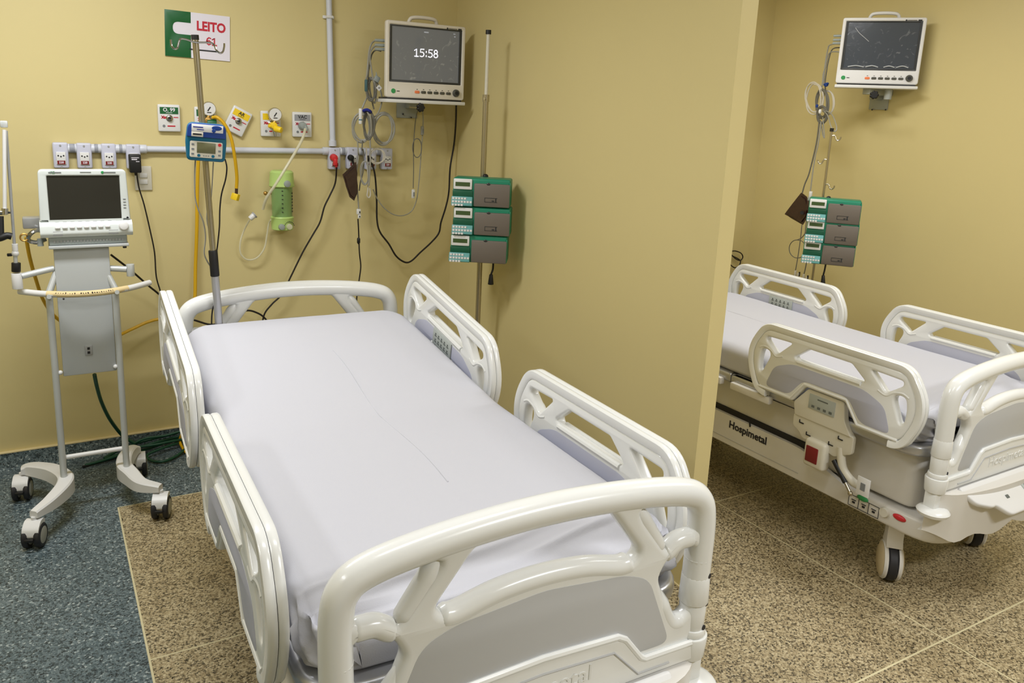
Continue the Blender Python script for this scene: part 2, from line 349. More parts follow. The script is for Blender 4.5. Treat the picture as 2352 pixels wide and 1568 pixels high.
def rail(parent, sx, y0, base, ang, keypad, zt=0.0, xr=0.470):
    """split side rail; u along the bed, z up; outer face at x = sx*0.485. sub-parts hang under the rail."""
    out = fillet([(-0.335, 0.745), (-0.384, 0.85), (-0.384, 0.93), (-0.325, 1.02), (0.325, 1.02), (0.384, 0.93), (0.384, 0.85), (0.335, 0.745), (0.155, 0.745), (0.095, 0.828), (-0.095, 0.828), (-0.155, 0.745)],
                 [0.05, 0.05, 0.06, 0.035, 0.035, 0.06, 0.05, 0.05, 0.012, 0.015, 0.015, 0.012])
    holes = []
    for s in (-1, 1):
        holes.append(fillet([(s*0.185, 0.99), (s*0.318, 0.986), (s*0.320, 0.968), (s*0.258, 0.921)], 0.012, 3))
        holes.append(fillet([(s*0.300, 0.928), (s*0.338, 0.928), (s*0.347, 0.88), (s*0.344, 0.83), (s*0.328, 0.82), (s*0.290, 0.905)], 0.02, 4))
    holes.append(fillet([(-0.10, 0.988), (-0.165, 0.938), (-0.15, 0.925), (0.15, 0.925), (0.165, 0.938), (0.10, 0.988)], 0.008, 3))
    # local (u,z) -> (x,y,z); pivot for inclined head section
    xm = sx*xr
    base_m = Matrix(((0, 0, 1, xm), (1, 0, 0, 0), (0, 1, 0, 0), (0, 0, 0, 1)))
    piv = Matrix.Translation((0, y0, 0.75+zt)) @ Matrix.Rotation(ang, 4, 'X') @ Matrix.Translation((0, 0, -0.75)) 
    r = B().plate(out, holes, 0.036, 0.009, base_m).build('side_rail', 'plastic', parent); r.matrix_local = piv
    # rounded rim roll, grooved in two strands
    top = [(-0.372, 0.80), (-0.376, 0.90), (-0.366, 0.95), (-0.325, 1.004), (-0.28, 1.008), (0, 1.008), (0.28, 1.008), (0.325, 1.004), (0.366, 0.95), (0.376, 0.90), (0.372, 0.80), (0.335, 0.757)]
    rim = B()
    full = fillet([(-0.335, 0.745), (-0.384, 0.85), (-0.384, 0.93), (-0.325, 1.02), (0.325, 1.02), (0.384, 0.93), (0.384, 0.85), (0.335, 0.745)], [0.04, 0.05, 0.06, 0.035, 0.035, 0.06, 0.05, 0.04], 6)
    for xa, xb in ((-0.0200, -0.0006), (0.0006, 0.0200)):
        loops = []; k = len(full)
        for i, p in enumerate(full):
            d = (Vector(full[(i+1) % k])-Vector(full[i-1])).normalized(); n = Vector((-d.y, d.x))   # inward
            q = Vector(p)
            loops.append([Vector((xm+x_, (q+n*w_).x, (q+n*w_).y)) for x_, w_ in ((xa, 0.003), (xa+0.004, -0.002), (xb-0.004, -0.002), (xb, 0.003), (xb, 0.024), (xb-0.004, 0.027), (xa+0.004, 0.027), (xa, 0.024))])
        # leave the notch side open along the bottom run
        rim.ring(loops[0:len(loops)])
    rim.build('rail_rim', 'plastic', r)
    lip = B()
    for s in (-1, 1):
        lip.tube([(xm+sx*0.010, s*u, z) for u, z in [(0.225, 0.922), (0.26, 0.912), (0.29, 0.932), (0.325, 0.94), (0.35, 0.93)]], 0.010, 8)
        lip.tube([(xm-sx*0.010, s*u, z) for u, z in [(0.225, 0.922), (0.26, 0.912), (0.29, 0.932), (0.325, 0.94), (0.35, 0.93)]], 0.010, 8)
    for dx in (-0.014, 0.014):
        lip.tube([(xm+dx, u, z) for u, z in [(-0.15, 0.921), (0, 0.921), (0.15, 0.921)]], 0.009, 8)
        lip.tube([(xm+dx, u, z) for u, z in [(-0.33, 0.757), (-0.16, 0.757), (-0.10, 0.838), (0.10, 0.838), (0.16, 0.757), (0.33, 0.757)]], 0.008, 8, smooth=False)
    lip.build('moulded_lip', 'plastic', r)
    pan = fillet([(-0.30, 0.768), (-0.262, 0.868), (-0.17, 0.905), (0.17, 0.905), (0.262, 0.868), (0.30, 0.768), (0.172, 0.768), (0.108, 0.85), (-0.108, 0.85), (-0.172, 0.768)], 0.03)
    B().plate(pan, [], 0.0375, 0.001, base_m, 1).build('inset_panel', 'panelb', r)
    if keypad:
        kp = B().box((xm-sx*0.021, 0.0, 0.862), (0.006, 0.165, 0.095), 0.002).build('control_keypad', 'keypad', r)
        kd = B()
        for i in range(5):
            for j in range(3):
                kd.box((xm-sx*0.0246, -0.055+i*0.0275, 0.838+j*0.024), (0.0012, 0.016, 0.004), 0)
                kd.box((xm-sx*0.0246, -0.055+i*0.0275, 0.846+j*0.024), (0.0012, 0.008, 0.006), 0)
        kd.build('key_marks', 'keydark', r)
        B().box((xm-sx*0.024, 0, 0.806), (0.014, 0.17, 0.012), 0.003).build('keypad_ledge', 'plastic', r)
    return r

def end_board(parent, y, z0, k, name, foot):
    """k = half width scale"""
    mt = Matrix(((k, 0, 0, 0), (0, 0, -1, y), (0, 1, 0, z0), (0, 0, 0, 1)))
    S = lambda L: [(-p[0], p[1]) for p in L][::-1]
    half = [(0.0, 0.607), (0.425, 0.607), (0.425, 0.95), (0.405, 1.0), (0.365, 1.025), (0.20, 1.048), (0.0, 1.055)]
    outl = half + [(-x, z) for x, z in half[1:-1]][::-1]
    holes = []
    L_ = [(-0.397, 0.93), (-0.397, 0.975), (-0.375, 0.985), (-0.225, 1.003), (-0.232, 0.985), (-0.302, 0.90), (-0.312, 0.893), (-0.345, 0.912), (-0.375, 0.914)]
    Hh = [(-0.398, 0.868), (-0.378, 0.886), (-0.343, 0.887), (-0.310, 0.863), (-0.293, 0.83), (-0.337, 0.72), (-0.36, 0.708), (-0.388, 0.722), (-0.398, 0.77)]
    for h in (L_, Hh): holes += [fillet(h, 0.014, 3), fillet(S(h), 0.014, 3)]
    holes.append(fillet([(-0.155, 1.012), (-0.232, 0.912), (-0.226, 0.896), (-0.205, 0.887), (0, 0.925), (0.205, 0.887), (0.226, 0.896), (0.232, 0.912), (0.155, 1.012), (0, 1.022)], 0.014, 3))
    bd = B().plate(outl, holes, 0.042, 0.017, mt, 4).build(name, 'plastic', parent)
    P = lambda x, z, dy=0: (x*k, y+dy, z+z0)
    # main tube
    arc = [(-0.415, 0.80), (-0.415, 0.93), (-0.400, 0.985), (-0.355, 1.012), (-0.25, 1.031), (-0.12, 1.043), (0, 1.047), (0.12, 1.043), (0.25, 1.031), (0.355, 1.012), (0.400, 0.985), (0.415, 0.93), (0.415, 0.80)]
    B().tube([P(x, z) for x, z in arc], 0.031, 18, 7).build('top_tube', 'plastic', bd)
    lip = B()
    for s in (-1, 1):
        tp = lambda r_: (lambda t: r_*min(1, 0.35+3.2*min(t, 1-t)))
        lip.tube([P(s*x, z) for x, z in [(0.405, 0.900), (0.375, 0.900), (0.345, 0.898), (0.318, 0.882), (0.300, 0.880)]], tp(0.0225), 12)
        lip.tube([P(s*x, z) for x, z in [(0.302, 0.885), (0.283, 0.915), (0.255, 0.957), (0.222, 1.010)]], tp(0.020), 10)
        lip.tube([P(s*x, z) for x, z in [(0.296, 0.80), (0.318, 0.745), (0.340, 0.705), (0.365, 0.695), (0.40, 0.710)]], tp(0.0225), 10)
    lip.tube([P(x, z) for x, z in [(-0.222, 0.884), (-0.19, 0.878), (-0.10, 0.898), (0, 0.905), (0.10, 0.898), (0.19, 0.878), (0.222, 0.884)]], lambda t: 0.0235*min(1, 0.6+6*min(t, 1-t)), 14)
    lip.build('moulded_lip', 'plastic', bd)
    pan = fillet([(-0.335, 0.665), (-0.262, 0.84), (-0.20, 0.865), (0, 0.885), (0.20, 0.865), (0.262, 0.84), (0.335, 0.665)], 0.03)
    B().plate(pan, [], 0.0435, 0.001, mt, 1).build('inset_panel', 'panel', bd)
    rd = B()
    for dy in (-0.026,):
        rd.tube([P(x, z, dy) for x, z in [(-0.43, 0.648), (-0.264, 0.650), (-0.25, 0.658), (-0.205, 0.715), (-0.185, 0.727), (0, 0.735), (0.185, 0.727), (0.205, 0.715), (0.25, 0.658), (0.264, 0.650), (0.43, 0.648)]], 0.008, 8, smooth=False)
    low = [(-0.43, 0.607), (0.43, 0.607), (0.43, 0.648), (0.264, 0.650), (0.20, 0.72), (0, 0.735), (-0.20, 0.72), (-0.264, 0.650), (-0.43, 0.648)]
    rd.plate(low, [], 0.050, 0.004, mt @ Matrix.Translation((0, 0, 0.006)))
    rd.build('lower_band', 'plastic', bd)
    # stepped posts with small studs
    for s in (-1, 1):
        st = B(); x = s*0.415
        st.cyl(P(x, 0.80), P(x, 0.845), 0.026, 0.031, 18)
        st.cyl(P(x, 0.735), P(x, 0.803), 0.034, 0.032, 18, 0.004)
        st.cyl(P(x, 0.665), P(x, 0.737), 0.029, 0.031, 18, 0.004)
        st.cyl(P(x, 0.655), P(x, 0.672), 0.035, 0.033, 18, 0.003)
        st.cyl(P(x, 0.598), P(x, 0.655), 0.036, 0.040, 18, 0.004)
        st.box(P(x, 0.560), (0.052, 0.045, 0.09), 0.006)
        o = st.build('corner_post', 'plastic', bd)
        for z in (0.806, 0.737, 0.676): B().cyl(P(x+0.013, z, -0.022), P(x+0.0145, z, -0.0285), 0.006, seg=8).build('post_stud', 'ink', o)
    if foot:
        B().text('Hospimetal', 0.052, FR(-0.01, y-0.0305, 0.668+z0), 0.0022, sx=1.1).build('embossed_lettering', 'plastic', bd)
        # outline of the recessed lower field
        B().tube([P(x, z, -0.031) for x, z in [(-0.33, 0.622), (-0.245, 0.622), (-0.175, 0.695), (0, 0.703), (0.175, 0.695), (0.245, 0.622), (0.33, 0.622)]], 0.003, 6, smooth=False).build('moulded_line', 'panel', bd)
    return bd

def castor(parent, x, y, yaw, hubm='hubb'):
    R_ = Matrix.Translation((x, y, 0)) @ Matrix.Rotation(yaw, 4, 'Z')
    fork = B()
    fork.prism(fillet([(-0.045, 0.152), (-0.028, 0.185), (-0.026, 0.285), (0.026, 0.285), (0.028, 0.185), (0.045, 0.152)], 0.01, 2), -0.030, 0.030, 'yz')
    c = fork.build('castor', 'beige', parent); c.matrix_local = R_
    B().lathe([(-0.019, 0.05), (-0.019, 0.072), (-0.012, 0.079), (0, 0.080), (0.012, 0.079), (0.019, 0.072), (0.019, 0.05)], (0, 0, 0.080), (1, 0, 0), 32).build('tyre', 'tyre', c)
    for q in (-1, 1):
        B().lathe([(0.0195, 0.0), (0.0195, 0.076), (0.026, 0.079), (0.034, 0.073)], (0, 0, 0.082), (q, 0, 0), 30).build('wheel_cover', 'beige', c)
        B().lathe([(0.030, 0.0), (0.0345, 0.070), (0.042, 0.055), (0.045, 0.0)], (0, 0, 0.082), (q, 0, 0), 30).build('wheel_disc', hubm, c)
    return c

def make_bed(label, loc, rz, zo, raise_, hinge, detail, yawc, keypads, xr, zr, yr, hz_, ha, tuck, bw):
    t = thing('hospital_bed', label, 'bed', loc, rz)
    L = 1.93
    end_board(t, 0.0, zo, 1.0, 'footboard', True)
    end_board(t, L, zo+0.018, 1.0, 'headboard', False)
    ang = math.atan2(raise_, L-hinge)
    for sx in (-1, 1):
        rail(t, sx, yr, 0, 0, False, zo+zr, xr-(0.010 if sx > 0 and tuck else 0))
        rail(t, sx, 1.50, 0, ha, keypads, zo+zr+hz_, xr-(0.014 if sx > 0 and tuck else 0))
    # mattress deck with rounded aluminium rim
    foot = B(); deck = fillet([(-0.455, 0.04), (0.455, 0.04), (0.455, hinge), (-0.455, hinge)], [0.13, 0.13, 0.001, 0.001], 8)
    foot.plate(deck, [], 0.045, 0.016, Matrix.Translation((0, 0, 0.722+zo)), 3)
    foot.build('foot_deck', 'alu', t)
    hd = B(); deck2 = fillet([(-0.455, 0), (0.455, 0), (0.455, L-0.03-hinge), (-0.455, L-0.03-hinge)], [0.001, 0.001, 0.06, 0.06], 5)
    hd.plate(deck2, [], 0.045, 0.014, Matrix.Translation((0, hinge+0.005, 0.722+zo)) @ Matrix.Rotation(ang, 4, 'X'), 3)
    hd.build('back_deck', 'alu', t)
    # side pads under the deck
    for sx in (-1, 1):
        for y in (0.85, 1.14, 1.50):
            B().box((sx*(0.462-tuck), y, 0.698+zo), (0.03, 0.23, 0.034), 0.006).build('side_pad', 'beige', t)
    # telescopic covers
    B().plate(fillet([(-bw+0.03, 0.10), (bw-0.03, 0.10), (bw-0.03, 1.86), (-bw+0.03, 1.86)], 0.05, 5), [], 0.34+zo, 0.015, Matrix.Translation((0, 0, 0.53+zo/2))).build('upper_cover', 'beige', t)
    bz = 0.315
    pl = fillet([(-bw, 0.03), (-0.31, -0.03), (0.31, -0.03), (bw, 0.03), (bw, 1.90), (-bw, 1.90)], [0.09, 0.06, 0.06, 0.09, 0.06, 0.06], 6)
    B().plate(pl, [], 0.085, 0.016, Matrix.Translation((0, 0, 0.305)), 3).build('base_cover', 'beige', t)
    for sx in (-1, 1):
        k = B().prism(fillet([(0.34, 0.335), (0.60, 0.415), (1.88, 0.415), (1.88, 0.272), (0.34, 0.272)], [0.05, 0.05, 0.01, 0.01, 0.01], 4), sx*(bw-0.02), sx*(bw+0.001), 'yz').build('side_skirt', 'beige', t)
        B().box((sx*(bw+0.0015), 1.20, 0.300), (0.002, 1.2, 0.0025)).build('skirt_seam', 'panel', k)
    B().box((0, 1.22, 0.422), (2*bw-0.035, 1.30, 0.034), 0.004).build('lift_gap', 'dark', t)
    B().box((0, 0.95, 0.27), (0.56, 1.6, 0.08), 0.03).build('chassis_beam', 'metal', t)
    # foot end skirt, bumpers and slanted control tray
    sk = B(); z = 0.55+zo
    arc = [(-0.44, 0.005), (-0.36, -0.055), (-0.2, -0.082), (0, -0.09), (0.2, -0.082), (0.36, -0.055), (0.44, 0.005)]
    up = catmull([Vector((x, y, 0)) for x, y in arc], 5)
    def low(x): 
        a = abs(x); return -0.105-0.045*math.exp(-((a-0.33)/0.07)**2)-0.05*math.exp(-((a-0.12)/0.12)**2)
    lo = []
    for p in up: lo.append((p.x, p.y, low(p.x)))
    loops = [[(p.x, p.y+0.012, z+0.05) for p in up]+[(0.40, 0.03, z+0.05), (-0.40, 0.03, z+0.05)],
             [(p.x, p.y, z+0.045) for p in up]+[(0.40, 0.03, z+0.045), (-0.40, 0.03, z+0.045)],
             [(q[0], q[1]+0.005, z+q[2]) for q in lo]+[(0.385, 0.03, z-0.10), (-0.385, 0.03, z-0.10)],
             [(q[0], q[1]+0.02, z+q[2]-0.004) for q in lo]+[(0.385, 0.03, z-0.10), (-0.385, 0.03, z-0.10)]]
    sk.ring(loops).build('foot_skirt', 'beige', t)
    for s in (-1, 1): B().lathe([(-0.012, 0.040), (-0.008, 0.052), (0.004, 0.057), (0.012, 0.050), (0.016, 0.036)], (s*0.425, -0.012, 0.524+zo), (0, 0, 1), 26).build('corner_bumper', 'plastic', t)
    tr = fillet([(-0.335, 0.0), (0.335, 0.0), (0.30, -0.075), (0.225, -0.105), (0.205, -0.10), (0.16, -0.15), (-0.16, -0.15), (-0.205, -0.10), (-0.225, -0.105), (-0.30, -0.075)], 0.02, 4)
    TM = Matrix.Translation((0, -0.032, 0.603+zo)) @ Matrix.Rotation(math.radians(38), 4, 'X')
    tray = B().plate(tr, [], 0.022, 0.007, TM).build('control_tray', 'white', t)
    B().plate(rrect(0.17, 0.10, 0.006, 0.09, -0.075), [], 0.003, 0.001, TM @ Matrix.Translation((0, 0, 0.012)), 1).build('membrane_keypad', 'keypad', tray)
    kb = B()
    for i in range(5):
        for j in range(3): kb.plate(rrect(0.018, 0.016, 0.003, 0.03+i*0.028, -0.045-j*0.026), [], 0.001, 0.0002, TM @ Matrix.Translation((0, 0, 0.0142)), 1)
    kb.plate(rrect(0.02, 0.014, 0.003, -0.115, -0.085), [], 0.001, 0.0002, TM @ Matrix.Translation((0, 0, 0.0115)), 1)
    kb.build('key_marks', 'keydark', tray)
    for (x, y) in ((-bw+0.095, 0.19), (bw-0.095, 0.19), (-bw+0.095, 1.74), (bw-0.095, 1.74)): castor(t, x, y, yawc)
    # rail linkage and pedals on both long sides
    for sx in ((-1, 1) if detail else (1, -1)):
        Y = lambda u: yr+u
        xo = sx*(0.478-tuck)
        ct = B().plate(fillet([(-0.098, 0.745), (-0.128, 0.700), (-0.138, 0.690), (0.138, 0.690), (0.15, 0.745), (0.085, 0.822), (-0.085, 0.822)], 0.01, 3), [], 0.030, 0.004, Matrix(((0, 0, 1, sx*(0.462-tuck)), (1, 0, 0, yr), (0, 1, 0, zo), (0, 0, 0, 1)))).build('rail_control_box', 'cream', t)
        B().box((xo, Y(0.012), 0.775+zo), (0.004, 0.125, 0.062), 0.001).build('keypad', 'keypad', ct)
        km = B()
        for i in range(4):
            km.box((xo+sx*0.0024, Y(-0.033+i*0.028), 0.757+zo), (0.0006, 0.014, 0.010))
        km.box((xo+sx*0.0024, Y(0.008), 0.792+zo), (0.0006, 0.05, 0.005)); km.build('key_marks', 'keydark', ct)
        pl = fillet([(-0.145, 0.695), (0.145, 0.695), (0.145, 0.64), (0.11, 0.625), (0.09, 0.60), (0.02, 0.605), (-0.07, 0.58), (-0.11, 0.605), (-0.145, 0.62)], 0.012, 3)
        bk = B().plate(pl, [], 0.02, 0.003, Matrix(((0, 0, 1, sx*(0.462-tuck)), (1, 0, 0, yr), (0, 1, 0, zo), (0, 0, 0, 1)))).build('rail_bracket', 'cream', t)
        sl = B()
        for (u, zz) in ((-0.09, 0.665), (0.10, 0.665), (-0.05, 0.625), (0.06, 0.625)): sl.box((xo-sx*0.004, Y(u), zz+zo), (0.003, 0.022, 0.004)).box((xo-sx*0.004, Y(u+0.01), zz+0.006+zo), (0.003, 0.003, 0.012))
        sl.build('bracket_slot', 'dark', bk)
        lb = B().box((sx*(0.475-tuck), Y(0.005), 0.565+zo), (0.05, 0.10, 0.12), 0.014, 3).build('rail_latch', 'cream', t)
        B().box((sx*(0.50-tuck), Y(0.012), 0.562+zo), (0.008, 0.058, 0.068), 0.008).build('red_release_button', 'darkred', lb)
        B().tube([(sx*(0.46-tuck), Y(-0.09), 0.63+zo), (sx*(0.462-tuck), Y(-0.11), 0.55+zo), (sx*(0.452-tuck), Y(-0.16), 0.505+zo), (sx*(0.43-tuck), Y(-0.20), 0.50+zo)], 0.017, 10).build('rail_arm', 'cream', t)
        B().cyl((sx*(0.475-tuck), Y(-0.075), 0.57+zo), (sx*(0.475-tuck), Y(-0.14), 0.50+zo), 0.010).build('gas_spring', 'black', t)
        B().cyl((sx*(0.475-tuck), Y(-0.135), 0.505+zo), (sx*(0.475-tuck), Y(-0.165), 0.47+zo), 0.006).sphere((sx*(0.475-tuck), Y(-0.168), 0.466+zo), 0.010).build('spring_rod', 'steel', t)
        tg = B().box((sx*(0.47-tuck), Y(-0.215), 0.515+zo), (0.006, 0.055, 0.075), 0.002).build('tag_plate', 'white', t)
        B().box((sx*(0.4745-tuck), Y(-0.215), 0.515+zo), (0.001, 0.02, 0.03)).build('tag_print', 'greyink', tg)
        ic = B(); xq = sx*(bw+0.0015)
        for i in range(4): ic.box((xq, 0.345-i*0.045, bz-0.015-i*0.0005), (0.002, 0.0015, 0.045))
        for i in range(3): ic.box((xq, 0.322-i*0.045, bz+0.008), (0.002, 0.045, 0.0015)).box((xq, 0.322-i*0.045, bz-0.038), (0.002, 0.045, 0.0015)).box((xq, 0.322-i*0.045, bz-0.01), (0.002, 0.02, 0.003)).box((xq, 0.322-i*0.045, bz-0.02), (0.002, 0.012, 0.008))
        ic.build('pedal_pictograms', 'ink', t)
        B().sphere((xq, 0.285, bz+0.014), 0.026, (0.25, 1, 0.45)).build('green_pedal_mark', 'greenbtn', t)
        B().sphere((sx*(bw+0.0), 0.125, bz+0.008), 0.028, (0.3, 1, 0.45)).build('red_pedal_mark', 'redb', t)
        B().cyl((sx*(bw-0.01), 0.185, bz+0.003), (sx*(bw+0.012), 0.185, bz+0.003), 0.022, 0.018).build('plug_knob', 'cream', t)
        if sx < 0:
            lt = Matrix(((0, 0, -1, -(bw+0.0022)), (-1, 0, 0, 0.90), (0, 1, 0, 0.374), (0, 0, 0, 1)))
            B().text('Hospimetal', 0.050, lt, 0.0006, bold=0.0012).build('side_lettering', 'ink', t)
            B().tube([(-bw-0.003, 0.90, 0.438), (-bw-0.003, 0.892, 0.425), (-bw-0.003, 0.888, 0.408)], 0.004, 6).build('logo_hook', 'dark', t)
    return t

def make_mattress(label, loc, rz, zo, raise_, hinge, seed):
    t = thing('mattress', label, 'mattress', loc, rz)
    x0, y0, y1, zb, zt = 0.437, 0.075, 1.855, 0.748+zo, 0.872+zo
    rc = 0.045
    NS = 150; NX = 40; NZ = 12
    def prof(a):  # cross-section inset by a at end caps
        pts = []
        hx = x0; h = (zt-zb)/2; zc = (zt+zb)/2
        per = []
        # top left->right, right side down, bottom, left up ; superellipse corners
        for i in range(NX): per.append((-hx+rc+(2*hx-2*rc)*i/(NX-1), 1, 0))
        return per
    def section():
        P = []; h = (zt-zb)/2; zc = (zt+zb)/2; hx = x0
        for i in range(NX+1): P.append((-hx+rc+(2*hx-2*rc)*i/NX, zt, 0, 1))
        for j in range(1, 6): a = PI/2*(1-j/6); P.append((hx-rc+rc*math.cos(a), zt-rc+rc*math.sin(a), math.cos(a), math.sin(a)))
        for i in range(NZ+1): P.append((hx, zt-rc-(zt-zb-rc-0.012)*i/NZ, 1, 0))
        P.append((hx-0.012, zb, 0.7, -0.7))
        for i in range(1, 6): P.append((hx-0.02-(2*hx-0.04)*i/6, zb-0.001, 0, -1))
        P.append((-hx+0.012, zb, -0.7, -0.7))
        for i in range(NZ+1): P.append((-hx, zb+0.012+(zt-zb-rc-0.012)*i/NZ, -1, 0))
        for j in range(1, 6): a = PI/2*(j/6); P.append((-hx+rc-rc*math.cos(a), zt-rc+rc*math.sin(a), -math.cos(a), math.sin(a)))
        return P
    S = section(); loops = []
    rp = 0.085
    def pos(s):  # s from 0..1 along y with plan rounding: returns y, inset
        return s
    stations = []
    for i in range(14): a = PI/2*i/14; stations.append((y0+rp-rp*math.cos(a), rp-rp*math.sin(a)))
    for i in range(50): stations.append((y0+rp+0.005*i, 0))
    n = 70
    for i in range(n+1): stations.append((y0+rp+0.25+(y1-y0-2*rp-0.25)*i/n, 0))
    for i in range(1, 15): a = PI/2*(1-i/14); stations.append((y1-rp+rp*math.cos(a), rp-rp*math.sin(a)))
    def wr(p, nx, nz, y, edge):
        x, z = p; d = 0
        fz = max(0, 1-(y-y0)/0.16) if y < 1 else 0
        side = max(abs(nx), edge)
        v = Vector((x*3+seed, y*3, z*3))
        # slack folds over the foot end and gathers at its corners
        if y < y0+0.12 and z < zt-0.02:
            k = math.sin((z-zb)*95+x*7.5+2.2*noise.noise(Vector((x*5+seed, y*4, z*6))))
            d += 0.010*k*abs(k)*min(1, (zt-z)/0.05)*edge
            d += 0.014*math.exp(-((z-zb-0.045-0.035*math.sin(x*4+seed))/0.012)**2)*edge
            d += 0.009*math.exp(-((z-zb-0.075+0.12*x)/0.008)**2)*edge
        c = max(0, 1-math.hypot(abs(x)-x0+0.03, y-y0-0.03)/0.20)
        if c > 0 and z < zt-0.015:
            th = math.atan2(z-zb+0.05, (y-y0)+0.06+(x0-abs(x)))
            d += 0.013*c*math.sin(th*26+seed+2*noise.noise(v*2))*min(1, (zt-z)/0.04)
        d += 0.0025*noise.noise(v*1.6)*side
        return d
    for (y, ins) in stations:
        L = []
        k = (x0-ins)/x0
        e = min(1.0, ins/rp*1.2) if y < 1 else 0
        fin = (ins/rp)
        ztin = 0.0
        for (x, z, nx, nz) in S:
            xx = x*k
            zz = z
            if ins > 0.55*rp and z > zt-rc: # soften top rim toward the end cap
                q = (ins-0.55*rp)/(0.45*rp); zz = z-(1-math.sqrt(max(0, 1-q*q)))*rc*0.9
            d = wr((x, z), nx, nz, y, max(e, abs(nx)*0.6 if y < 0.3 else abs(nx)*0.3))
            yo = y
            if nz > 0.5:
                sg = max(0, 1-(y-y0)/0.24); zz -= 0.060*sg*sg*(1 if z > zb+0.03 else 0.0)
                yy_ = y-y0
                for a_, b_, h_, w_ in ((0.075, 0.10, 0.012, 0.008), (0.115, 0.16, 0.009, 0.009), (0.05, -0.05, 0.009, 0.006), (0.145, 0.07, 0.006, 0.009), (0.03, 0.03, 0.008, 0.006)):
                    q = (yy_-a_-b_*(x+0.1)-0.02*noise.noise(Vector((x*3+seed, a_*9, 0))))/w_
                    zz += 2.0*h_*math.exp(-q*q)*max(0, 1-yy_/0.26)*(0.45+0.55*math.sin(x*5+a_*60+seed))
                zz += 0.0015*noise.noise(Vector((x*4+seed, y*2.5, 0)))+0.0009*noise.noise(Vector((x*11, y*9+seed, 2)))
                d *= 0.2
            xx += nx*d; 
            if e > 0: yo -= d*e
            zz += bed_z(y, hinge, raise_)
            L.append((xx, yo, zz))
        loops.append(L)
    # end faces: shrink loops toward the centre line
    def capl(L, dirn):
        out = []
        cz = sum(p[2] for p in L)/len(L)
        res = []
        for f in (0.93, 0.8, 0.55, 0.25):
            out.append([(p[0]*f, p[1]+dirn*0.0, p[2]) for p in L])
        return out
    b = B(); b.ring(loops, cap=True)
    o = b.build('fitted_sheet', 'sheet', t, angle=180)
    # faint pressed crease down the middle of the sheet
    B().tube([(0.03+0.008*math.sin(i*0.9), 0.5+i*0.1, zt-0.0006+bed_z(0.5+i*0.1, hinge, raise_)) for i in range(11)], 0.0022, 6).build('pressed_crease', 'sheet', t)
    return t

BED1 = ((0.8055, 1.165, 0), -0.0255, 0.0, 0.105, 0.98)
BED2 = ((3.195, 1.52, 0), 0.005, -0.10, 0.012, 0.98)
make_bed('white hospital bed in the near bay, its full footboard facing the viewer', *BED1, True, math.radians(20), True, 0.490, -0.03, 0.512, 0.070, 0.155, 0.05, 0.355)
make_mattress('flat mattress under a white sheet on the near hospital bed', BED1[0], BED1[1], 0.0, 0.105, 0.98, 1.3)
make_bed('white hospital bed beyond the partition, lower cover lettered in black', *BED2, True, math.radians(-46), True, 0.470, 0.0, 0.458, 0.006, 0.012, 0.0, 0.395)
make_mattress('mattress under a white sheet on the far bed beyond the partition', BED2[0], BED2[1], -0.10, 0.012, 0.98, 4.1)

# stroke lettering for figures with a flagged 1 and round 5, 6, 8
GL = {'1': [[(0.0, 0.78), (0.28, 1.0), (0.28, 0.0)], [(0.02, 0.0), (0.55, 0.0)]],
      '5': [[(0.56, 1.0), (0.08, 1.0), (0.06, 0.56), (0.30, 0.62), (0.52, 0.52), (0.60, 0.32), (0.52, 0.10), (0.28, 0.0), (0.02, 0.06)]],
      '8': [[(0.31+0.24*math.sin(a), 0.76+0.24*math.cos(a)) for a in [2*PI*k/12 for k in range(13)]], [(0.31+0.30*math.sin(a), 0.265+0.265*math.cos(a)) for a in [2*PI*k/12 for k in range(13)]]],
      '6': [[(0.54, 0.92), (0.34, 1.0), (0.14, 0.84), (0.03, 0.5), (0.06, 0.2), (0.30, 0.0), (0.56, 0.14), (0.58, 0.42), (0.36, 0.60), (0.10, 0.46)]],
      ':': [[(0.12, 0.62), (0.12, 0.74)], [(0.12, 0.06), (0.12, 0.18)]]}
def strokes(txt, h, gap, mt, wd):
    b = B(); wdt = {':': 0.26}; xs_ = []; x = 0
    for ch in txt: xs_.append(x); x += (wdt.get(ch, 0.62)+0.20)*h
    x -= 0.20*h
    for ch, x0 in zip(txt, xs_):
        for st in GL[ch]:
            P = [Vector((x0-x/2+p[0]*h, (p[1]-0.5)*h)) for p in st]
            L, R_ = [], []
            for i, p in enumerate(P):
                d = (P[min(i+1, len(P)-1)]-P[max(i-1, 0)]).normalized(); n = Vector((-d.y, d.x))*wd/2
                if i == 0: p = p-d*wd/2
                if i == len(P)-1: p = p+d*wd/2
                L.append(p+n); R_.append(p-n)
            for i in range(len(P)-1):
                q = [L[i], R_[i], R_[i+1], L[i+1]]
                b.ring([[mt @ Vector((v.x, v.y, 0)) for v in q], [mt @ Vector((v.x, v.y, 0.0008)) for v in q]])
    return b

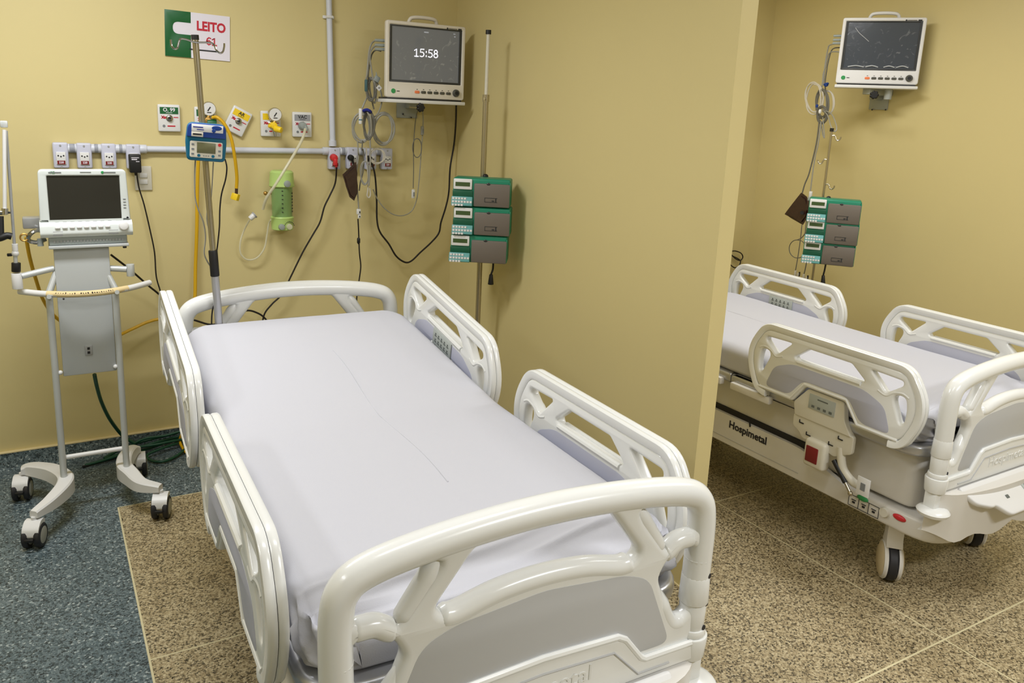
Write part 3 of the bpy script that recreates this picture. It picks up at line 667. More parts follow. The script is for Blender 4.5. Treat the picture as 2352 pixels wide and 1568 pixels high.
# ------------------------------------------------------------ sign
def mid(*p): return sum((Vector(q) for q in p), Vector())/len(p)
t = thing('bed_sign', 'white and green wall sign reading LEITO 61 above the bed', 'sign', (0.7245, D-0.002, 2.091))
t.rotation_euler = (0, math.radians(1.6), 0)
B().box((0, -0.002, 0), (0.302, 0.004, 0.214)).build('board', 'signwhite', t)
gr = fillet([(-0.151, -0.107), (-0.033, -0.107), (-0.033, 0.0), (-0.115, 0.0), (-0.115, 0.056), (-0.033, 0.056), (-0.033, 0.107), (-0.151, 0.107)], [0, 0, 0, 0.028, 0.028, 0, 0, 0], 8)
B().plate(gr, [], 0.002, 0.0002, FR(0, -0.0045, 0), 1).build('green_field', 'green', t)
B().text('LEITO', 0.060, FR(0.062, -0.0045, 0.046), 0.0006, bold=0.0022, sx=0.86).build('word_lettering', 'red', t)
strokes('61', 0.034, 0.020, FR(0.064, -0.0045, -0.020), 0.0062).build('number_lettering', 'red', t)
B().box((0.025, -0.0056, -0.066), (0.130, 0.001, 0.006)).build('underline', 'ink', t)

# ------------------------------------------------------------ conduits and surface outlets
c1 = B(); yc = D-0.020
c1.cyl((0.11, yc, 1.543), (1.72, yc, 1.541), 0.0155, seg=16)
cpx = [(139, 352), (193, 353), (249, 354), (305, 355), (765, 360), (806, 359), (848, 361), (885, 361)]
t = thing('cable_conduit', 'long horizontal grey plastic conduit linking the wall outlets', 'conduit', (0, 0, 0))
c1.build('conduit_pipe', 'pvc', t)
for i, (u, v) in enumerate(cpx):
    x = W(u, v).x
    for q in (-1, 1):
        if i == 7 and q == 1 or i == 0 and q == -1: continue
        B().cyl((x+q*0.03, yc, 1.543), (x+q*0.062, yc, 1.543), 0.021, seg=16, bev=0.002).build('pipe_coupling', 'pvc', t)
t = thing('riser_conduit', 'vertical grey plastic conduit rising to the ceiling beside the monitor cables', 'conduit')
B().cyl((1.398, yc, 1.58), (1.366, yc, ZC), 0.0155, seg=16).build('conduit_pipe', 'pvc', t)
zc_ = W(759, 40).z
B().box((1.381, yc-0.003, zc_), (0.034, 0.036, 0.014), 0.003).box((1.381, D-0.006, zc_), (0.062, 0.010, 0.016), 0.003).build('pipe_clip', 'white', t)
B().cyl((1.398, yc, 1.57), (1.397, yc, 1.60), 0.021, seg=16).build('pipe_coupling', 'pvc', t)
def outlet(i, u, v, label, red=True):
    p = W(u, v); t = thing('wall_outlet', label, 'outlet', (p.x, D, p.z-0.008), group='surface outlets along the conduit')
    B().box((0, -0.022, 0), (0.064, 0.042, 0.118), 0.008, 3).build('outlet_box', 'outlet', t)
    f = B().box((0, -0.045, -0.012), (0.040, 0.008, 0.058), 0.003).build('socket_face', 'white', t)
    B().cyl((-0.011, -0.049, 0.0), (-0.011, -0.0505, 0.0), 0.0035, seg=8).cyl((0.011, -0.049, 0.0), (0.011, -0.0505, 0.0), 0.0035, seg=8).cyl((0, -0.049, -0.004), (0, -0.0505, -0.004), 0.0035, seg=8).build('socket_hole', 'ink', f)
    if red:
        B().box((0, -0.0495, -0.031), (0.033, 0.001, 0.017)).build('voltage_sticker', 'darkred', t)
        B().text('220', 0.013, FR(0, -0.0502, -0.031), 0.0002, bold=0.0004).build('sticker_print', 'signwhite', t)
    for z in (0.046, -0.052): B().cyl((0, -0.043, z), (0, -0.0455, z), 0.0045, seg=8).build('screw', 'metal', t)
    return t
names = ['leftmost wall outlet on the conduit, above the ventilator', 'second wall outlet from the left on the conduit', 'third wall outlet from the left on the conduit',
         'fourth wall outlet from the left, holding a black power adapter', 'wall outlet with the red plug below the vertical conduit', 'wall outlet beside the red-plugged one, above the brown cuff',
         'wall outlet partly behind the hanging grey cables', 'rightmost wall outlet at the end of the conduit']
for i, (u, v) in enumerate(cpx): outlet(i, u, v, names[i], i != 3)
p = W(310, 375, D-0.07)
t = thing('power_adapter', 'black plug-in power adapter in the fourth outlet from the left', 'adapter', (p.x, p.y, p.z))
B().box((0, 0, 0), (0.052, 0.045, 0.088), 0.006).build('housing', 'black', t)
B().box((0.0, -0.0228, 0.028), (0.034, 0.0006, 0.003)).box((-0.004, -0.0228, 0.020), (0.024, 0.0006, 0.005)).box((0.01, -0.0228, 0.010), (0.015, 0.0006, 0.003)).build('printed_label', 'signwhite', t)
B().cyl((0, 0, -0.044), (0, 0, -0.058), 0.006, 0.004).build('strain_relief', 'black', t)
t = thing('power_plug', 'red mains plug in the outlet below the vertical conduit', 'plug', tuple(W(767, 362, D-0.06)))
B().cyl((0, 0.012, 0), (0, -0.016, 0), 0.021, 0.018, 16, 0.003).box((0.004, -0.010, -0.022), (0.022, 0.024, 0.04), 0.006).build('plug_body', 'redb', t)
B().cyl((0.008, -0.010, -0.038), (0.012, -0.010, -0.062), 0.008, 0.005, 10).build('strain_relief', 'redb', t)
for (u, v, lb) in ((806, 362, 'black mains plug in the outlet above the brown cuff'), (848, 364, 'black mains plug behind the hanging grey cables')):
    t = thing('power_plug', lb, 'plug', tuple(W(u, v, D-0.06)))
    B().cyl((0, 0.012, 0), (0, -0.014, 0), 0.017, 0.015, 16, 0.003).build('plug_body', 'black', t)
    B().cyl((0.006, -0.006, -0.01), (0.012, -0.008, -0.035), 0.007, 0.005, 10).build('strain_relief', 'black', t)
# light switch
p = mid(W(311, 380), W(347, 438)); 
t = thing('switch_plate', 'white double switch plate behind the power adapter', 'switch', (p.x, D, p.z))
B().box((0, -0.005, 0), (0.078, 0.010, 0.118), 0.004).build('plate', 'cream', t)
for dz in (0.014, -0.018): B().box((0.0, -0.012, dz), (0.038, 0.008, 0.022), 0.003).build('rocker', 'white', t)

# ------------------------------------------------------------ medical gas plates
def gas_plate(u, v, roll, band, txt, tcol, label, sub=True, cols=('red',)):
    p = W(u, v); t = thing('gas_outlet', label, 'gas outlet', (p.x, D, p.z)); t.rotation_euler = (0, roll, 0)
    B().box((0, -0.012, 0), (0.102, 0.024, 0.130), 0.006, 3).build('face_plate', 'white', t)
    B().box((0, -0.0245, 0.036), (0.084, 0.002, 0.032)).build('colour_band', band, t)
    B().text(txt, 0.024, FR(0, -0.0258, 0.039), 0.0004, bold=0.0006).box((0, -0.0258, 0.026), (0.03, 0.0008, 0.002)).build('band_lettering', tcol, t)
    pr = B(); y = -0.0246
    for s in (-1,): pr.box((s*0.030, y, 0.004), (0.004, 0.001, 0.018), rot=Matrix.Rotation(0.7, 3, 'Y')).box((s*0.030, y, 0.004), (0.004, 0.001, 0.018), rot=Matrix.Rotation(-0.7, 3, 'Y')).box((s*0.020, y, 0.002), (0.010, 0.001, 0.010))
    pr.box((0.030, y, 0.004), (0.022, 0.001, 0.004)).box((0.008, y, -0.038), (0.036, 0.001, 0.006))
    pr.build('red_print', 'red', t)
    B().lathe([(0, 0.0065), (0.001, 0.0065)], (-0.026, -0.0242, -0.038), (0, -1, 0), 14).build('maker_roundel', 'greyink', t)
    vb = B().lathe([(0, 0.016), (0.006, 0.016), (0.008, 0.013), (0.016, 0.012), (0.018, 0.008)], (0, -0.022, 0.0), (0, -1, 0), 20).build('valve_socket', 'chrome', t)
    B().lathe([(0, 0.007), (0.002, 0.007)], (0, -0.0395, 0.0), (0, -1, 0), 12).build('valve_bore', 'ink', vb)
    return t, p
gas_plate(388, 271, 0, 'green', 'O. 99', 'signwhite', 'green-banded oxygen outlet plate, leftmost and free of any gauge')
_, p2 = gas_plate(471, 276, 0, 'green', 'O. 99', 'signwhite', 'green-banded oxygen outlet plate behind the IV pole')
gas_plate(546, 278, math.radians(27), 'yellowb', 'AR', 'ink', 'yellow-banded AR outlet plate hanging tilted')
_, p4 = gas_plate(621, 284, 0, 'yellowb', 'AR', 'ink', 'yellow-banded AR outlet plate standing straight, gauge in front')
_, p5 = gas_plate(693, 286, 0, 'greyband', 'VAC', 'ink', 'grey-banded VAC outlet plate with the suction tube')
def regulator(name, label, pg, pb, bodym, knobm, knob):
    t = thing(name, label, 'regulator', tuple(pb))
    d = pg-pb
    g_ = B().lathe([(0.012, 0.034), (0.0, 0.036), (-0.018, 0.034), (-0.02, 0.02)], d, (0, -1, 0), 28).build('gauge', 'chrome', t)
    B().lathe([(0, 0.031), (0.001, 0.031)], d+Vector((0, -0.0122, 0)), (0, -1, 0), 28).build('gauge_dial', 'white', g_)
    nd = B().box(d+Vector((0, -0.0142, 0)), (0.005, 0.001, 0.024), rot=Matrix.Rotation(0.6, 3, 'Y'))
    nd.box(d+Vector((0, -0.0142, -0.017)), (0.02, 0.001, 0.004)).build('gauge_needle', 'ink', g_)
    B().cyl((d.x, 0, d.z-0.03), (0, 0, 0.005), 0.008, 0.010, 12).build('stem', 'brass', t)
    B().cyl((0, 0.045, 0), (0, -0.02, 0), 0.017, 0.017, 16, 0.003).build('body', bodym, t)
    kk = B()
    if knob: kk.cyl((-0.004, -0.005, -0.012), (0.040, -0.012, -0.012), 0.022, 0.022, 12, 0.003)
    else: kk.cyl((0.004, -0.015, -0.015), (0.030, -0.045, -0.022), 0.017, 0.015, 10, 0.003).cyl((-0.028, -0.005, -0.004), (0.0, -0.005, -0.004), 0.008, 0.008, 10)
    kk.build('adjusting_knob', knobm, t)
    return t
regulator('oxygen_regulator', 'oxygen regulator with green body and round dial behind the IV pole', W(479, 250, D-0.06), W(477, 277, D-0.065), 'brass', 'green', True)
rg = regulator('air_regulator', 'air regulator with yellow body and round dial on the fourth gas plate', W(631, 263, D-0.06), W(628, 288, D-0.065), 'yellowb', 'yellowb', False)
B().cyl((0.0, -0.01, -0.02), (0.006, -0.01, -0.055), 0.010, 0.007, 12).build('hose_nipple', 'chrome', rg)
t = thing('suction_fitting', 'round grey suction connector plugged into the VAC plate', 'fitting', tuple(W(700, 289, D-0.05)))
B().cyl((-0.01, 0.022, 0), (-0.008, -0.014, 0), 0.021, 0.018, 18, 0.003).cyl((0, -0.005, 0), (0.008, -0.012, -0.022), 0.010, 0.009, 12).build('body', 'ventg', t)

# ------------------------------------------------------------ hoses and cables on the wall
def hose(name, label, cat, pts, r, m_, seg=8, group=None, extra=None):
    b = B(); b.tube(pts, r, seg, 6); o = b.build(name, m_); tag(o, label, cat, group); return o
def px(L, y=4.21): return [W(u, v, (yy[0] if yy else y)) for (u, v, *yy) in L]
hose('yellow_gas_hose', 'yellow gas hose curving down from the green oxygen regulator to a loose nut', 'hose', px([(488, 270, 4.17), (500, 270, 4.15), (517, 287, 4.14), (531, 318, 4.14), (539, 360, 4.15), (544, 405, 4.17), (543, 432, 4.18)]), 0.0085, 'yellow', 12)
p = W(541, 450, 4.18); t = thing('hose_nut', 'yellow hexagonal nut at the free end of the curved yellow hose', 'hose nut', tuple(p))
B().cyl((0.006, 0, 0.042), (0.004, 0, 0.008), 0.008, 0.008, 10).build('ferrule', 'cuff', t)
B().cyl((0.004, 0, 0.012), (-0.006, 0, -0.02), 0.021, 0.021, 6, 0.002).build('hex_nut', 'yellowb', t)
hose('yellow_gas_hose', 'straight yellow gas hose dropping behind the blue pump to the headboard', 'hose', px([(470, 290, 4.2), (458, 330, 4.2), (455, 380, 4.21), (453, 450, 4.22), (452, 530, 4.22), (449, 610, 4.22), (447, 690, 4.2), (435, 735, 4.17)]), 0.0088, 'yellow', 12)
hose('yellow_gas_hose', 'yellow gas hose running down the left side of the ventilator and behind its cart', 'hose', px([(60, 545, 3.80), (68, 590, 3.84), (82, 640, 3.9), (100, 690, 3.98), (130, 730, 4.05), (190, 765, 4.1), (262, 771, 4.15), (300, 757, 4.18), (340, 739, 4.2), (376, 733, 4.2), (430, 745, 4.15), (440, 800, 4.13)]), 0.0075, 'yellow', 12)
hose('adapter_cable', 'thin black cable falling from the power adapter to the head-left rail', 'cable', px([(314, 396, 4.19), (319, 430), (331, 470), (345, 530), (355, 580), (359, 635), (370, 676), (378, 730), (385, 800), (392, 880)], 4.215), 0.0035, 'cable_black')
hose('ventilator_power_cable', 'black power cable slanting from behind the ventilator towards the bed head', 'cable', px([(255, 585, 3.92), (300, 620, 3.98), (340, 655, 4.06), (370, 680, 4.1), (410, 722, 4.15), (450, 736, 4.15), (490, 745, 4.15), (530, 728, 4.14), (560, 714, 4.14), (585, 716, 4.14), (612, 735, 4.14), (640, 790, 4.14)]), 0.005, 'cable_black')
hose('red_plug_cable', 'black cable from the red plug slanting down behind the headboard', 'cable', px([(773, 384, 4.18), (770, 420), (757, 450), (745, 475), (735, 510), (718, 540), (695, 580), (668, 635), (648, 675), (625, 698), (607, 722), (600, 760)], 4.2), 0.0048, 'cable_black')
hose('monitor_power_cable', 'black power cable sagging in a wide loop from the near monitor', 'cable', px([(1048, 232, 4.08), (1047, 280, 4.12), (1043, 330), (1034, 385), (1031, 440), (1024, 475), (1013, 510), (1008, 535), (990, 557), (965, 580), (945, 599), (930, 602), (910, 588), (893, 560), (873, 533), (866, 505), (865, 455), (861, 400), (852, 370, 4.19)], 4.18), 0.0052, 'cable_black')
# suction tubing
hose('suction_tube', 'milky suction tube slanting from the VAC plate across the green canister', 'tube', px([(701, 297, 4.16), (695, 318, 4.10), (678, 350, 4.07), (655, 388, 4.05), (632, 425, 4.05), (612, 455, 4.08), (604, 480, 4.12)]), 0.0075, 'clear', 10)
hose('suction_tube', 'thin looped suction tube hanging left of the green canister', 'tube', px([(573, 505, 4.17), (560, 530), (552, 556), (553, 582), (568, 596), (590, 592), (607, 570), (613, 540), (617, 515), (622, 505, 4.2)], 4.22), 0.0045, 'clear', 8)
p = W(579, 498, 4.16); t = thing('tube_connector', 'white tube connector at the top of the looped suction tube', 'connector', tuple(p))
B().cyl((-0.012, 0, -0.010), (0.012, 0, 0.010), 0.013, 0.015, 14, 0.002).build('connector_body', 'white', t)
B().cyl((0.010, 0, 0.008), (0.015, 0, 0.012), 0.018, 0.018, 14).build('connector_rim', 'greyband', t)
# aspirator canister
p = mid(W(612, 390, 4.19), W(682, 526, 4.19)); p1 = W(645, 391, 4.19); p0 = W(645, 527, 4.19); h = p1.z-p0.z
t = thing('suction_canister', 'lime green transparent suction canister hanging on the wall', 'canister', (p.x, 4.19, p0.z))
B().lathe([(0, 0.050), (0.004, 0.056), (0.06, 0.058), (0.066, 0.060), (0.072, 0.056)], (0, 0, 0), (0, 0, 1), 28).build('base_cup', 'lime', t)
B().lathe([(0.066, 0.052), (h-0.075, 0.056)], (0, 0, 0), (0, 0, 1), 28).build('clear_jar', 'limeglass', t)
B().lathe([(h-0.085, 0.062), (h-0.08, 0.066), (h-0.07, 0.064), (h-0.01, 0.060), (h, 0.05)], (0, 0, 0), (0, 0, 1), 28).build('cap', 'lime', t)
B().box((0.020, 0.005, h*0.5), (0.012, 0.012, h*0.5), 0.004).cyl((-0.008, 0, 0.08), (-0.008, 0, h-0.08), 0.012, seg=12).build('float_rod', 'limeglass', t)
gm = B()
for k in range(6): gm.box((-0.012, -0.0565, 0.10+k*0.022), (0.008, 0.0012, 0.004))
for k in range(7): gm.box((0.045, -0.035, 0.10+k*0.016), (0.010, 0.0012, 0.008), rot=Matrix.Rotation(0.9, 3, 'Z'))
gm.build('graduation_marks', 'ink', t)
B().cyl((0.012, -0.052, h-0.065), (0.012, -0.072, h-0.065), 0.019, 0.017, 18, 0.002).build('cap_port', 'ventg', t)
for dx, mm in ((0.022, 'clear'), (-0.018, 'ventg')): B().cyl((dx, -0.050, 0.022), (dx, -0.066, 0.022), 0.017, 0.015, 18, 0.002).build('adjusting_knob', mm, t)
mk = B()
for k in range(9): a = PI*(0.1+0.8*k/8); mk.cyl((0.022+0.026*math.cos(a), -0.054, 0.022+0.026*math.sin(a)), (0.022+0.026*math.cos(a), -0.058, 0.022+0.026*math.sin(a)), 0.0025, seg=6)
mk.build('dial_mark', 'ink', t)
B().cyl((-0.055, 0, h*0.62), (-0.082, 0, h*0.62), 0.006, 0.006, 10).sphere((-0.085, 0, h*0.62), 0.011).build('side_valve', 'brass', t)
B().box((0, 0.058, h*0.6), (0.05, 0.022, h*0.6), 0.004).build('wall_hanger', 'lime', t)

# ------------------------------------------------------------ patient monitors
def monitor(label, loc, rz, housing, screen, clock, tilt=0):
    """origin at the middle of the front face; x right, z up"""
    t = thing('patient_monitor', label, 'monitor', loc, rz)
    w, h = 0.457, 0.385
    fr = B(); fr.plate(rrect(w, h, 0.014), [rrect(w-0.040, 0.286, 0.004, 0, 0.030)], 0.030, 0.006, FR(0, 0.015, 0)).build('front_frame', housing, t)
    B().box((0.012, 0.080, 0), (w-0.11, 0.105, h-0.05), 0.018, 3).build('rear_housing', housing, t)
    bz = B(); bz.plate(rrect(w-0.036, 0.290, 0.004, 0, 0.030), [rrect(w-0.066, 0.268, 0.002, 0, 0.032)], 0.012, 0.001, FR(0, 0.012, 0), 1).build('bezel', 'bezel', t)
    s = B().box((0, 0.014, 0.032), (w-0.060, 0.006, 0.272)).build('screen', screen, t)
    if clock:
        strokes('15:58', 0.038, 0.010, FR(0.002, 0.0104, 0.042), 0.0048).build('clock_digits', 'glow', s)
        B().box((0.0, 0.0105, 0.148), (0.026, 0.0006, 0.006)).box((0.165, 0.0105, 0.152), (0.012, 0.0006, 0.004)).box((0.168, 0.0105, 0.138), (0.008, 0.0006, 0.006)).build('status_text', 'glowdim', s)
    # plastic-film creases along the lower edge
    else:
        cr = B(); random.seed(3)
        for x0, x1 in ((-0.17, -0.08), (-0.07, 0.0), (0.03, 0.09), (0.10, 0.165)):
            cr.tube([(x0, 0.009, -0.094), ((x0+x1)/2, 0.007, -0.088+0.004*random.random()), (x1, 0.009, -0.094)], 0.003, 5)
        cr.tube([(-0.155, 0.009, 0.135), (-0.13, 0.008, 0.105), (-0.10, 0.008, 0.08), (-0.07, 0.009, 0.055)], 0.0016, 5)
        cr.build('film_crease', 'crease', s)
    # handle
    hb = B(); hb.tube([(-0.085, 0.06, h/2-0.01), (-0.075, 0.055, h/2+0.018), (-0.055, 0.05, h/2+0.028), (0, 0.048, h/2+0.031), (0.055, 0.05, h/2+0.028), (0.075, 0.055, h/2+0.018), (0.085, 0.06, h/2-0.01)], 0.010, 10).build('carry_handle', housing, t)
    zb = -0.160
    kn = B().lathe([(0, 0.020), (0.010, 0.019), (0.014, 0.015), (0.014, 0.0)], (0.178, 0, zb+0.004), (0, -1, 0), 22).build('rotary_knob', 'btn', t)
    B().lathe([(0, 0.010), (0.001, 0.010)], (0.178, -0.0145, zb+0.004), (0, -1, 0), 16).build('knob_centre', 'ink', kn)
    for i in range(6):
        B().plate(rrect(0.028, 0.014, 0.006, -0.052+i*0.037, zb), [], 0.004, 0.001, FR(0, -0.001, 0), 1).build('function_button', 'orange' if i == 0 else 'btn', t)
    B().lathe([(0, 0.0125), (0.002, 0.012)], (-0.187, 0, zb), (0, -1, 0), 20).build('power_button', 'greenbtn', t)
    pm = B()
    for i in range(6): pm.box((-0.052+i*0.037, -0.0005, zb+0.014), (0.007, 0.001, 0.003))
    pm.box((-0.160, -0.0005, zb), (0.016, 0.001, 0.004)).box((0.150, -0.0005, h/2-0.016), (0.05, 0.001, 0.003)).box((0.192, -0.0005, h/2-0.016), (0.02, 0.001, 0.008)).sphere((0.118, 0, h/2-0.016), 0.005, (1, .2, 1))
    pm.build('printed_marks', 'bezel', t)
    B().box((0, 0.07, -h/2-0.004), (w-0.02, 0.12, 0.010), 0.002).build('rubber_base', 'bezel', t)
    B().box((0.0, 0.065, -h/2-0.018), (w+0.004, 0.16, 0.018), 0.004).build('support_tray', 'white', t)
    # connectors on the left flank
    cn = B()
    for dz in (0.092, 0.068, 0.048): cn.cyl((-w/2+0.05, 0.045, dz), (-w/2-0.045, 0.045, dz-0.002), 0.0095, 0.007, 10, 0.002)
    cn.build('cable_connector', 'ventg', t)
    return t
m1 = (mid(W(886, 46, 4.0), W(1068, 62, 4.0), W(881, 220, 4.0), W(1063, 232, 4.0)))
monitor('wall monitor in the near bay showing the time 15:58', (1.8285, 3.985, 2.033), 0, 'monwhite', 'film', True)
t = thing('monitor_bracket', 'grey steel wall bracket with black star knob under the near monitor', 'bracket', (0, 0, 0))
pb = mid(W(905, 226), W(950, 274))
B().box((pb.x+0.02, D-0.006, pb.z+0.03), (0.125, 0.012, 0.16), 0.003).build('wall_plate', 'bracket', t)
B().box((pb.x+0.03, D-0.04, pb.z+0.05), (0.05, 0.07, 0.09), 0.004).box((pb.x+0.06, 4.13, 1.832), (0.11, 0.16, 0.02), 0.004).build('swivel_arm', 'bracket', t)
kc = W(966, 247, 3.965)
kn = B()
for k in range(7): a = 2*PI*k/7; kn.sphere((kc.x+0.016*math.cos(a), kc.y, kc.z+0.016*math.sin(a)), 0.009, (1, 1.3, 1), 10)
kn.cyl((kc.x, kc.y-0.012, kc.z), (kc.x, kc.y+0.012, kc.z), 0.017).build('star_knob', 'black', t)
B().cyl((kc.x, kc.y+0.01, kc.z), (kc.x, kc.y+0.14, kc.z), 0.006).build('knob_stem', 'chrome', t)
B().cyl(W(926, 262, D-0.012), W(926, 262, D-0.022), 0.005, seg=8).cyl(W(945, 270, D-0.012), W(945, 270, D-0.022), 0.004, seg=8).build('screw', 'dark', t)

# far monitor on the right-hand wall
m2 = A(2022, 117, 0, 4.47)
monitor('wall monitor beyond the partition with a dark blank screen', (m2.x, m2.y, m2.z), math.radians(-52), 'moncool', 'film2', False)
t = thing('monitor_bracket', 'grey steel wall bracket with black star knob under the far monitor', 'bracket', (0, 0, 0))
pw_ = A(2020, 228, 0, XR-0.006)
B().box((XR-0.006, pw_.y, pw_.z+0.03), (0.012, 0.13, 0.19), 0.003).build('wall_plate', 'bracket', t)
k2 = A(2008, 218, 0, 4.40)
B().box(((XR+4.5)/2, (pw_.y+m2.y)/2, m2.z-0.235), (0.26, 0.05, 0.04), 0.004).box((XR-0.04, pw_.y, pw_.z+0.05), (0.07, 0.05, 0.11), 0.004).cyl((4.56, k2.y+0.02, k2.z-0.02), (4.56, k2.y+0.02, m2.z-0.21), 0.022).build('swivel_arm', 'bracket', t)
kn = B(); dv = Vector((-0.79, -0.62, 0)); sv = Vector((0.62, -0.79, 0))
for k in range(7): a = 2*PI*k/7; kn.sphere(k2+sv*0.017*math.cos(a)+Vector((0, 0, 0.017*math.sin(a))), 0.009, (1.1, 1.1, 1), 10)
kn.cyl(k2-dv*0.012, k2+dv*0.012, 0.018).build('star_knob', 'black', t)
B().cyl(A(2003, 252, 0, XR-0.012), A(2003, 252, 0, XR-0.02), 0.005, seg=8).cyl(A(2034, 252, 0, XR-0.012), A(2034, 252, 0, XR-0.02), 0.005, seg=8).build('screw', 'dark', t)

# ------------------------------------------------------------ monitor lead bundles
def q1(a, b, y=4.1): return W(780+a/4.75, 70+b/4.75, y)
def q6(a, b, y=4.12): return W(740+a/3.408, 300+b/3.408, y)
def lead(label, pts, r, m_, group='leads bundled beside the near monitor'):
    b = B(); b.tube(pts, r, 8, 6); o = b.build('monitor_lead', m_); return tag(o, label, 'cable', group)
Y1 = 4.08
lead('grey lead from the top socket of the near monitor, outermost of the bundle', [q1(a, b, y) for a, b, y in [(440, 108, 4.05), (385, 112, Y1), (345, 150, Y1), (322, 230, Y1), (310, 350, Y1), (298, 480, Y1), (283, 560, 4.09), (285, 650, 4.1), (300, 720, 4.12), (275, 780, 4.13), (245, 850, 4.13)]], 0.0045, 'cable_grey')
lead('grey lead from the middle socket of the near monitor running into the long loop', [q1(a, b, y) for a, b, y in [(445, 165, 4.05), (385, 170, Y1), (340, 225, Y1), (330, 300, Y1), (345, 400, Y1), (360, 500, Y1), (385, 600, Y1), (400, 680, Y1), (385, 790, 4.1), (350, 740, 4.11), (330, 640, 4.11), (330, 560, 4.11), (370, 525, 4.1), (420, 590, 4.09), (455, 690, 4.09), (458, 790, 4.09), (430, 880, 4.1), (390, 935, 4.11), (350, 945, 4.12)]], 0.0045, 'cable_grey')
lead('dark lead from the lowest socket of the near monitor', [q1(a, b, y) for a, b, y in [(450, 225, 4.05), (395, 215, Y1), (355, 255, 4.1), (335, 330, 4.1), (318, 430, 4.1), (312, 520, 4.1), (318, 620, 4.12), (340, 700, 4.12), (360, 800, 4.12), (375, 860, 4.12)]], 0.004, 'cable_dark')
def coil(label, c, rx, ry, n, y, dy, r, m_, conv, tail=None, tilt=0.0, group='leads bundled beside the near monitor', jit=6):
    pts = []; N = 14*n
    for i in range(N+1):
        a = 2*PI*i/14 + PI/2; j = jit*math.sin(i*0.7)
        pts.append(conv(c[0]+(rx+j)*math.cos(a)+tilt*math.sin(a), c[1]-(ry+j)*math.sin(a), y+dy*math.sin(i*0.45)))
    if tail: pts += tail
    return lead(label, pts, r, m_, group)
coil('large grey coil on the right of the near bundle', (480, 1072), 106, 166, 4, 4.14, 0.016, 0.0046, 'cable_grey', q1, jit=15)
coil('grey coil on the left of the near bundle beside the white clip', (245, 1060), 96, 150, 4, 4.11, 0.016, 0.0046, 'cable_grey', q1, jit=15)
coil('dark narrow coil in the middle of the near bundle', (318, 1030), 52, 150, 3, 4.09, 0.012, 0.0044, 'cable_dark', q1, jit=11)
coil('slim coil high in the near bundle under the teal clip', (345, 640), 44, 118, 3, 4.09, 0.012, 0.0044, 'cable_dark', q1, jit=12)
coil('small white coil in front of the rightmost outlet', (410, 1370), 78, 80, 3, 4.14, 0.006, 0.003, 'cable_white', q1, jit=8)
lead('grey lead hanging to the white joint above the headboard', [q1(195, 1200), q1(205, 1330)]+[q6(a, b) for a, b in [(285, 200), (268, 330), (272, 430), (280, 520), (285, 600), (282, 640)]], 0.004, 'cable_grey')
lead('pale lead falling from the navy clip through the near bundle', [q1(300, 890, 4.08), q1(340, 960, 4.07), q1(345, 1120, 4.08)]+[q6(a, b, 4.09) for a, b in [(375, 60), (378, 200), (372, 330), (365, 430)]], 0.0045, 'cable_grey')
lead('dark lead hanging behind the brown cuff', [q1(250, 1200), q1(245, 1300)]+[q6(a, b) for a, b in [(320, 150), (325, 240), (318, 330), (300, 400), (290, 470)]], 0.0035, 'cable_dark')
coil('grey loose loop hanging beside the brown cuff', (335, 330), 32, 90, 2, 4.11, 0.008, 0.0035, 'cable_grey', q6, jit=5)
lead('thin lead ending in a pale hook shape below the outlets', [q6(a, b) for a, b in [(345, 130), (350, 250), (360, 370), (358, 460), (352, 505), (365, 525), (378, 500), (372, 450)]], 0.004, 'cable_white')
lead('thin black lead hanging from the white joint behind the headboard', [q6(a, b, 4.15) for a, b in [(280, 690), (285, 780), (288, 870), (292, 960), (302, 1060), (292, 1150), (275, 1260), (268, 1360), (265, 1480)]], 0.004, 'cable_black')
t = thing('cable_joint', 'white cable joint hanging above the headboard', 'connector', tuple(q6(285, 645)))
B().box((0, 0, 0.008), (0.022, 0.014, 0.03), 0.003).box((0.004, 0, -0.018), (0.016, 0.012, 0.022), 0.003).build('joint_body', 'white', t)
B().box((0.004, -0.008, 0.006), (0.006, 0.002, 0.010)).box((0.004, -0.007, -0.018), (0.005, 0.002, 0.008)).build('joint_marks', 'ink', t)
p = q6(285, 862, 4.15); t = thing('cable_bead', 'small black bead on the thin lead above the headboard', 'cable bead', tuple(p))
B().lathe([(-0.018, 0.004), (-0.01, 0.009), (0.012, 0.009), (0.018, 0.005)], (0, 0, 0), (0, 0, 1), 10).build('bead', 'black', t)
t = thing('cable_clip', 'white stick-shaped sensor plug with a blue ring in the near bundle', 'connector', tuple(q1(228, 935, 4.06)))
B().cyl((0, 0, 0.040), (0, 0, -0.040), 0.0095, 0.0095, 14, 0.003).build('plug_body', 'white', t)
B().cyl((0, 0, -0.016), (0, 0, -0.021), 0.0102, 0.0102, 14).build('blue_ring', 'teal', t)
t = thing('cable_tie', 'navy tie gathering the near monitor leads', 'cable tie', tuple(q1(300, 885, 4.09)))
B().tube([(-0.020, 0, 0.004), (-0.008, -0.016, 0.010), (0.008, -0.018, 0.004), (0.020, 0, -0.004), (0, 0.014, 0)], 0.008, 8, closed=True).build('tie_band', 'navy', t)
t = thing('lead_clip', 'teal clip on the upper part of the near monitor leads', 'clip', tuple(q1(288, 600, 4.07)))
B().box((0, 0, 0), (0.014, 0.016, 0.062), 0.005).build('clip_body', 'tealclip', t)
t = thing('cable_label', 'white diamond tag on the near monitor leads', 'tag', tuple(q1(430, 626, 4.05)))
B().box((0, 0, 0), (0.024, 0.002, 0.024), rot=Matrix.Rotation(PI/4, 3, 'Y')).build('tag_card', 'white', t)
B().box((0, -0.0015, 0), (0.010, 0.001, 0.006)).build('tag_print', 'greyink', t)
t = thing('lead_block', 'grey lead splitter block at the left edge of the near monitor', 'splitter', tuple(q1(405, 530, 4.08)))
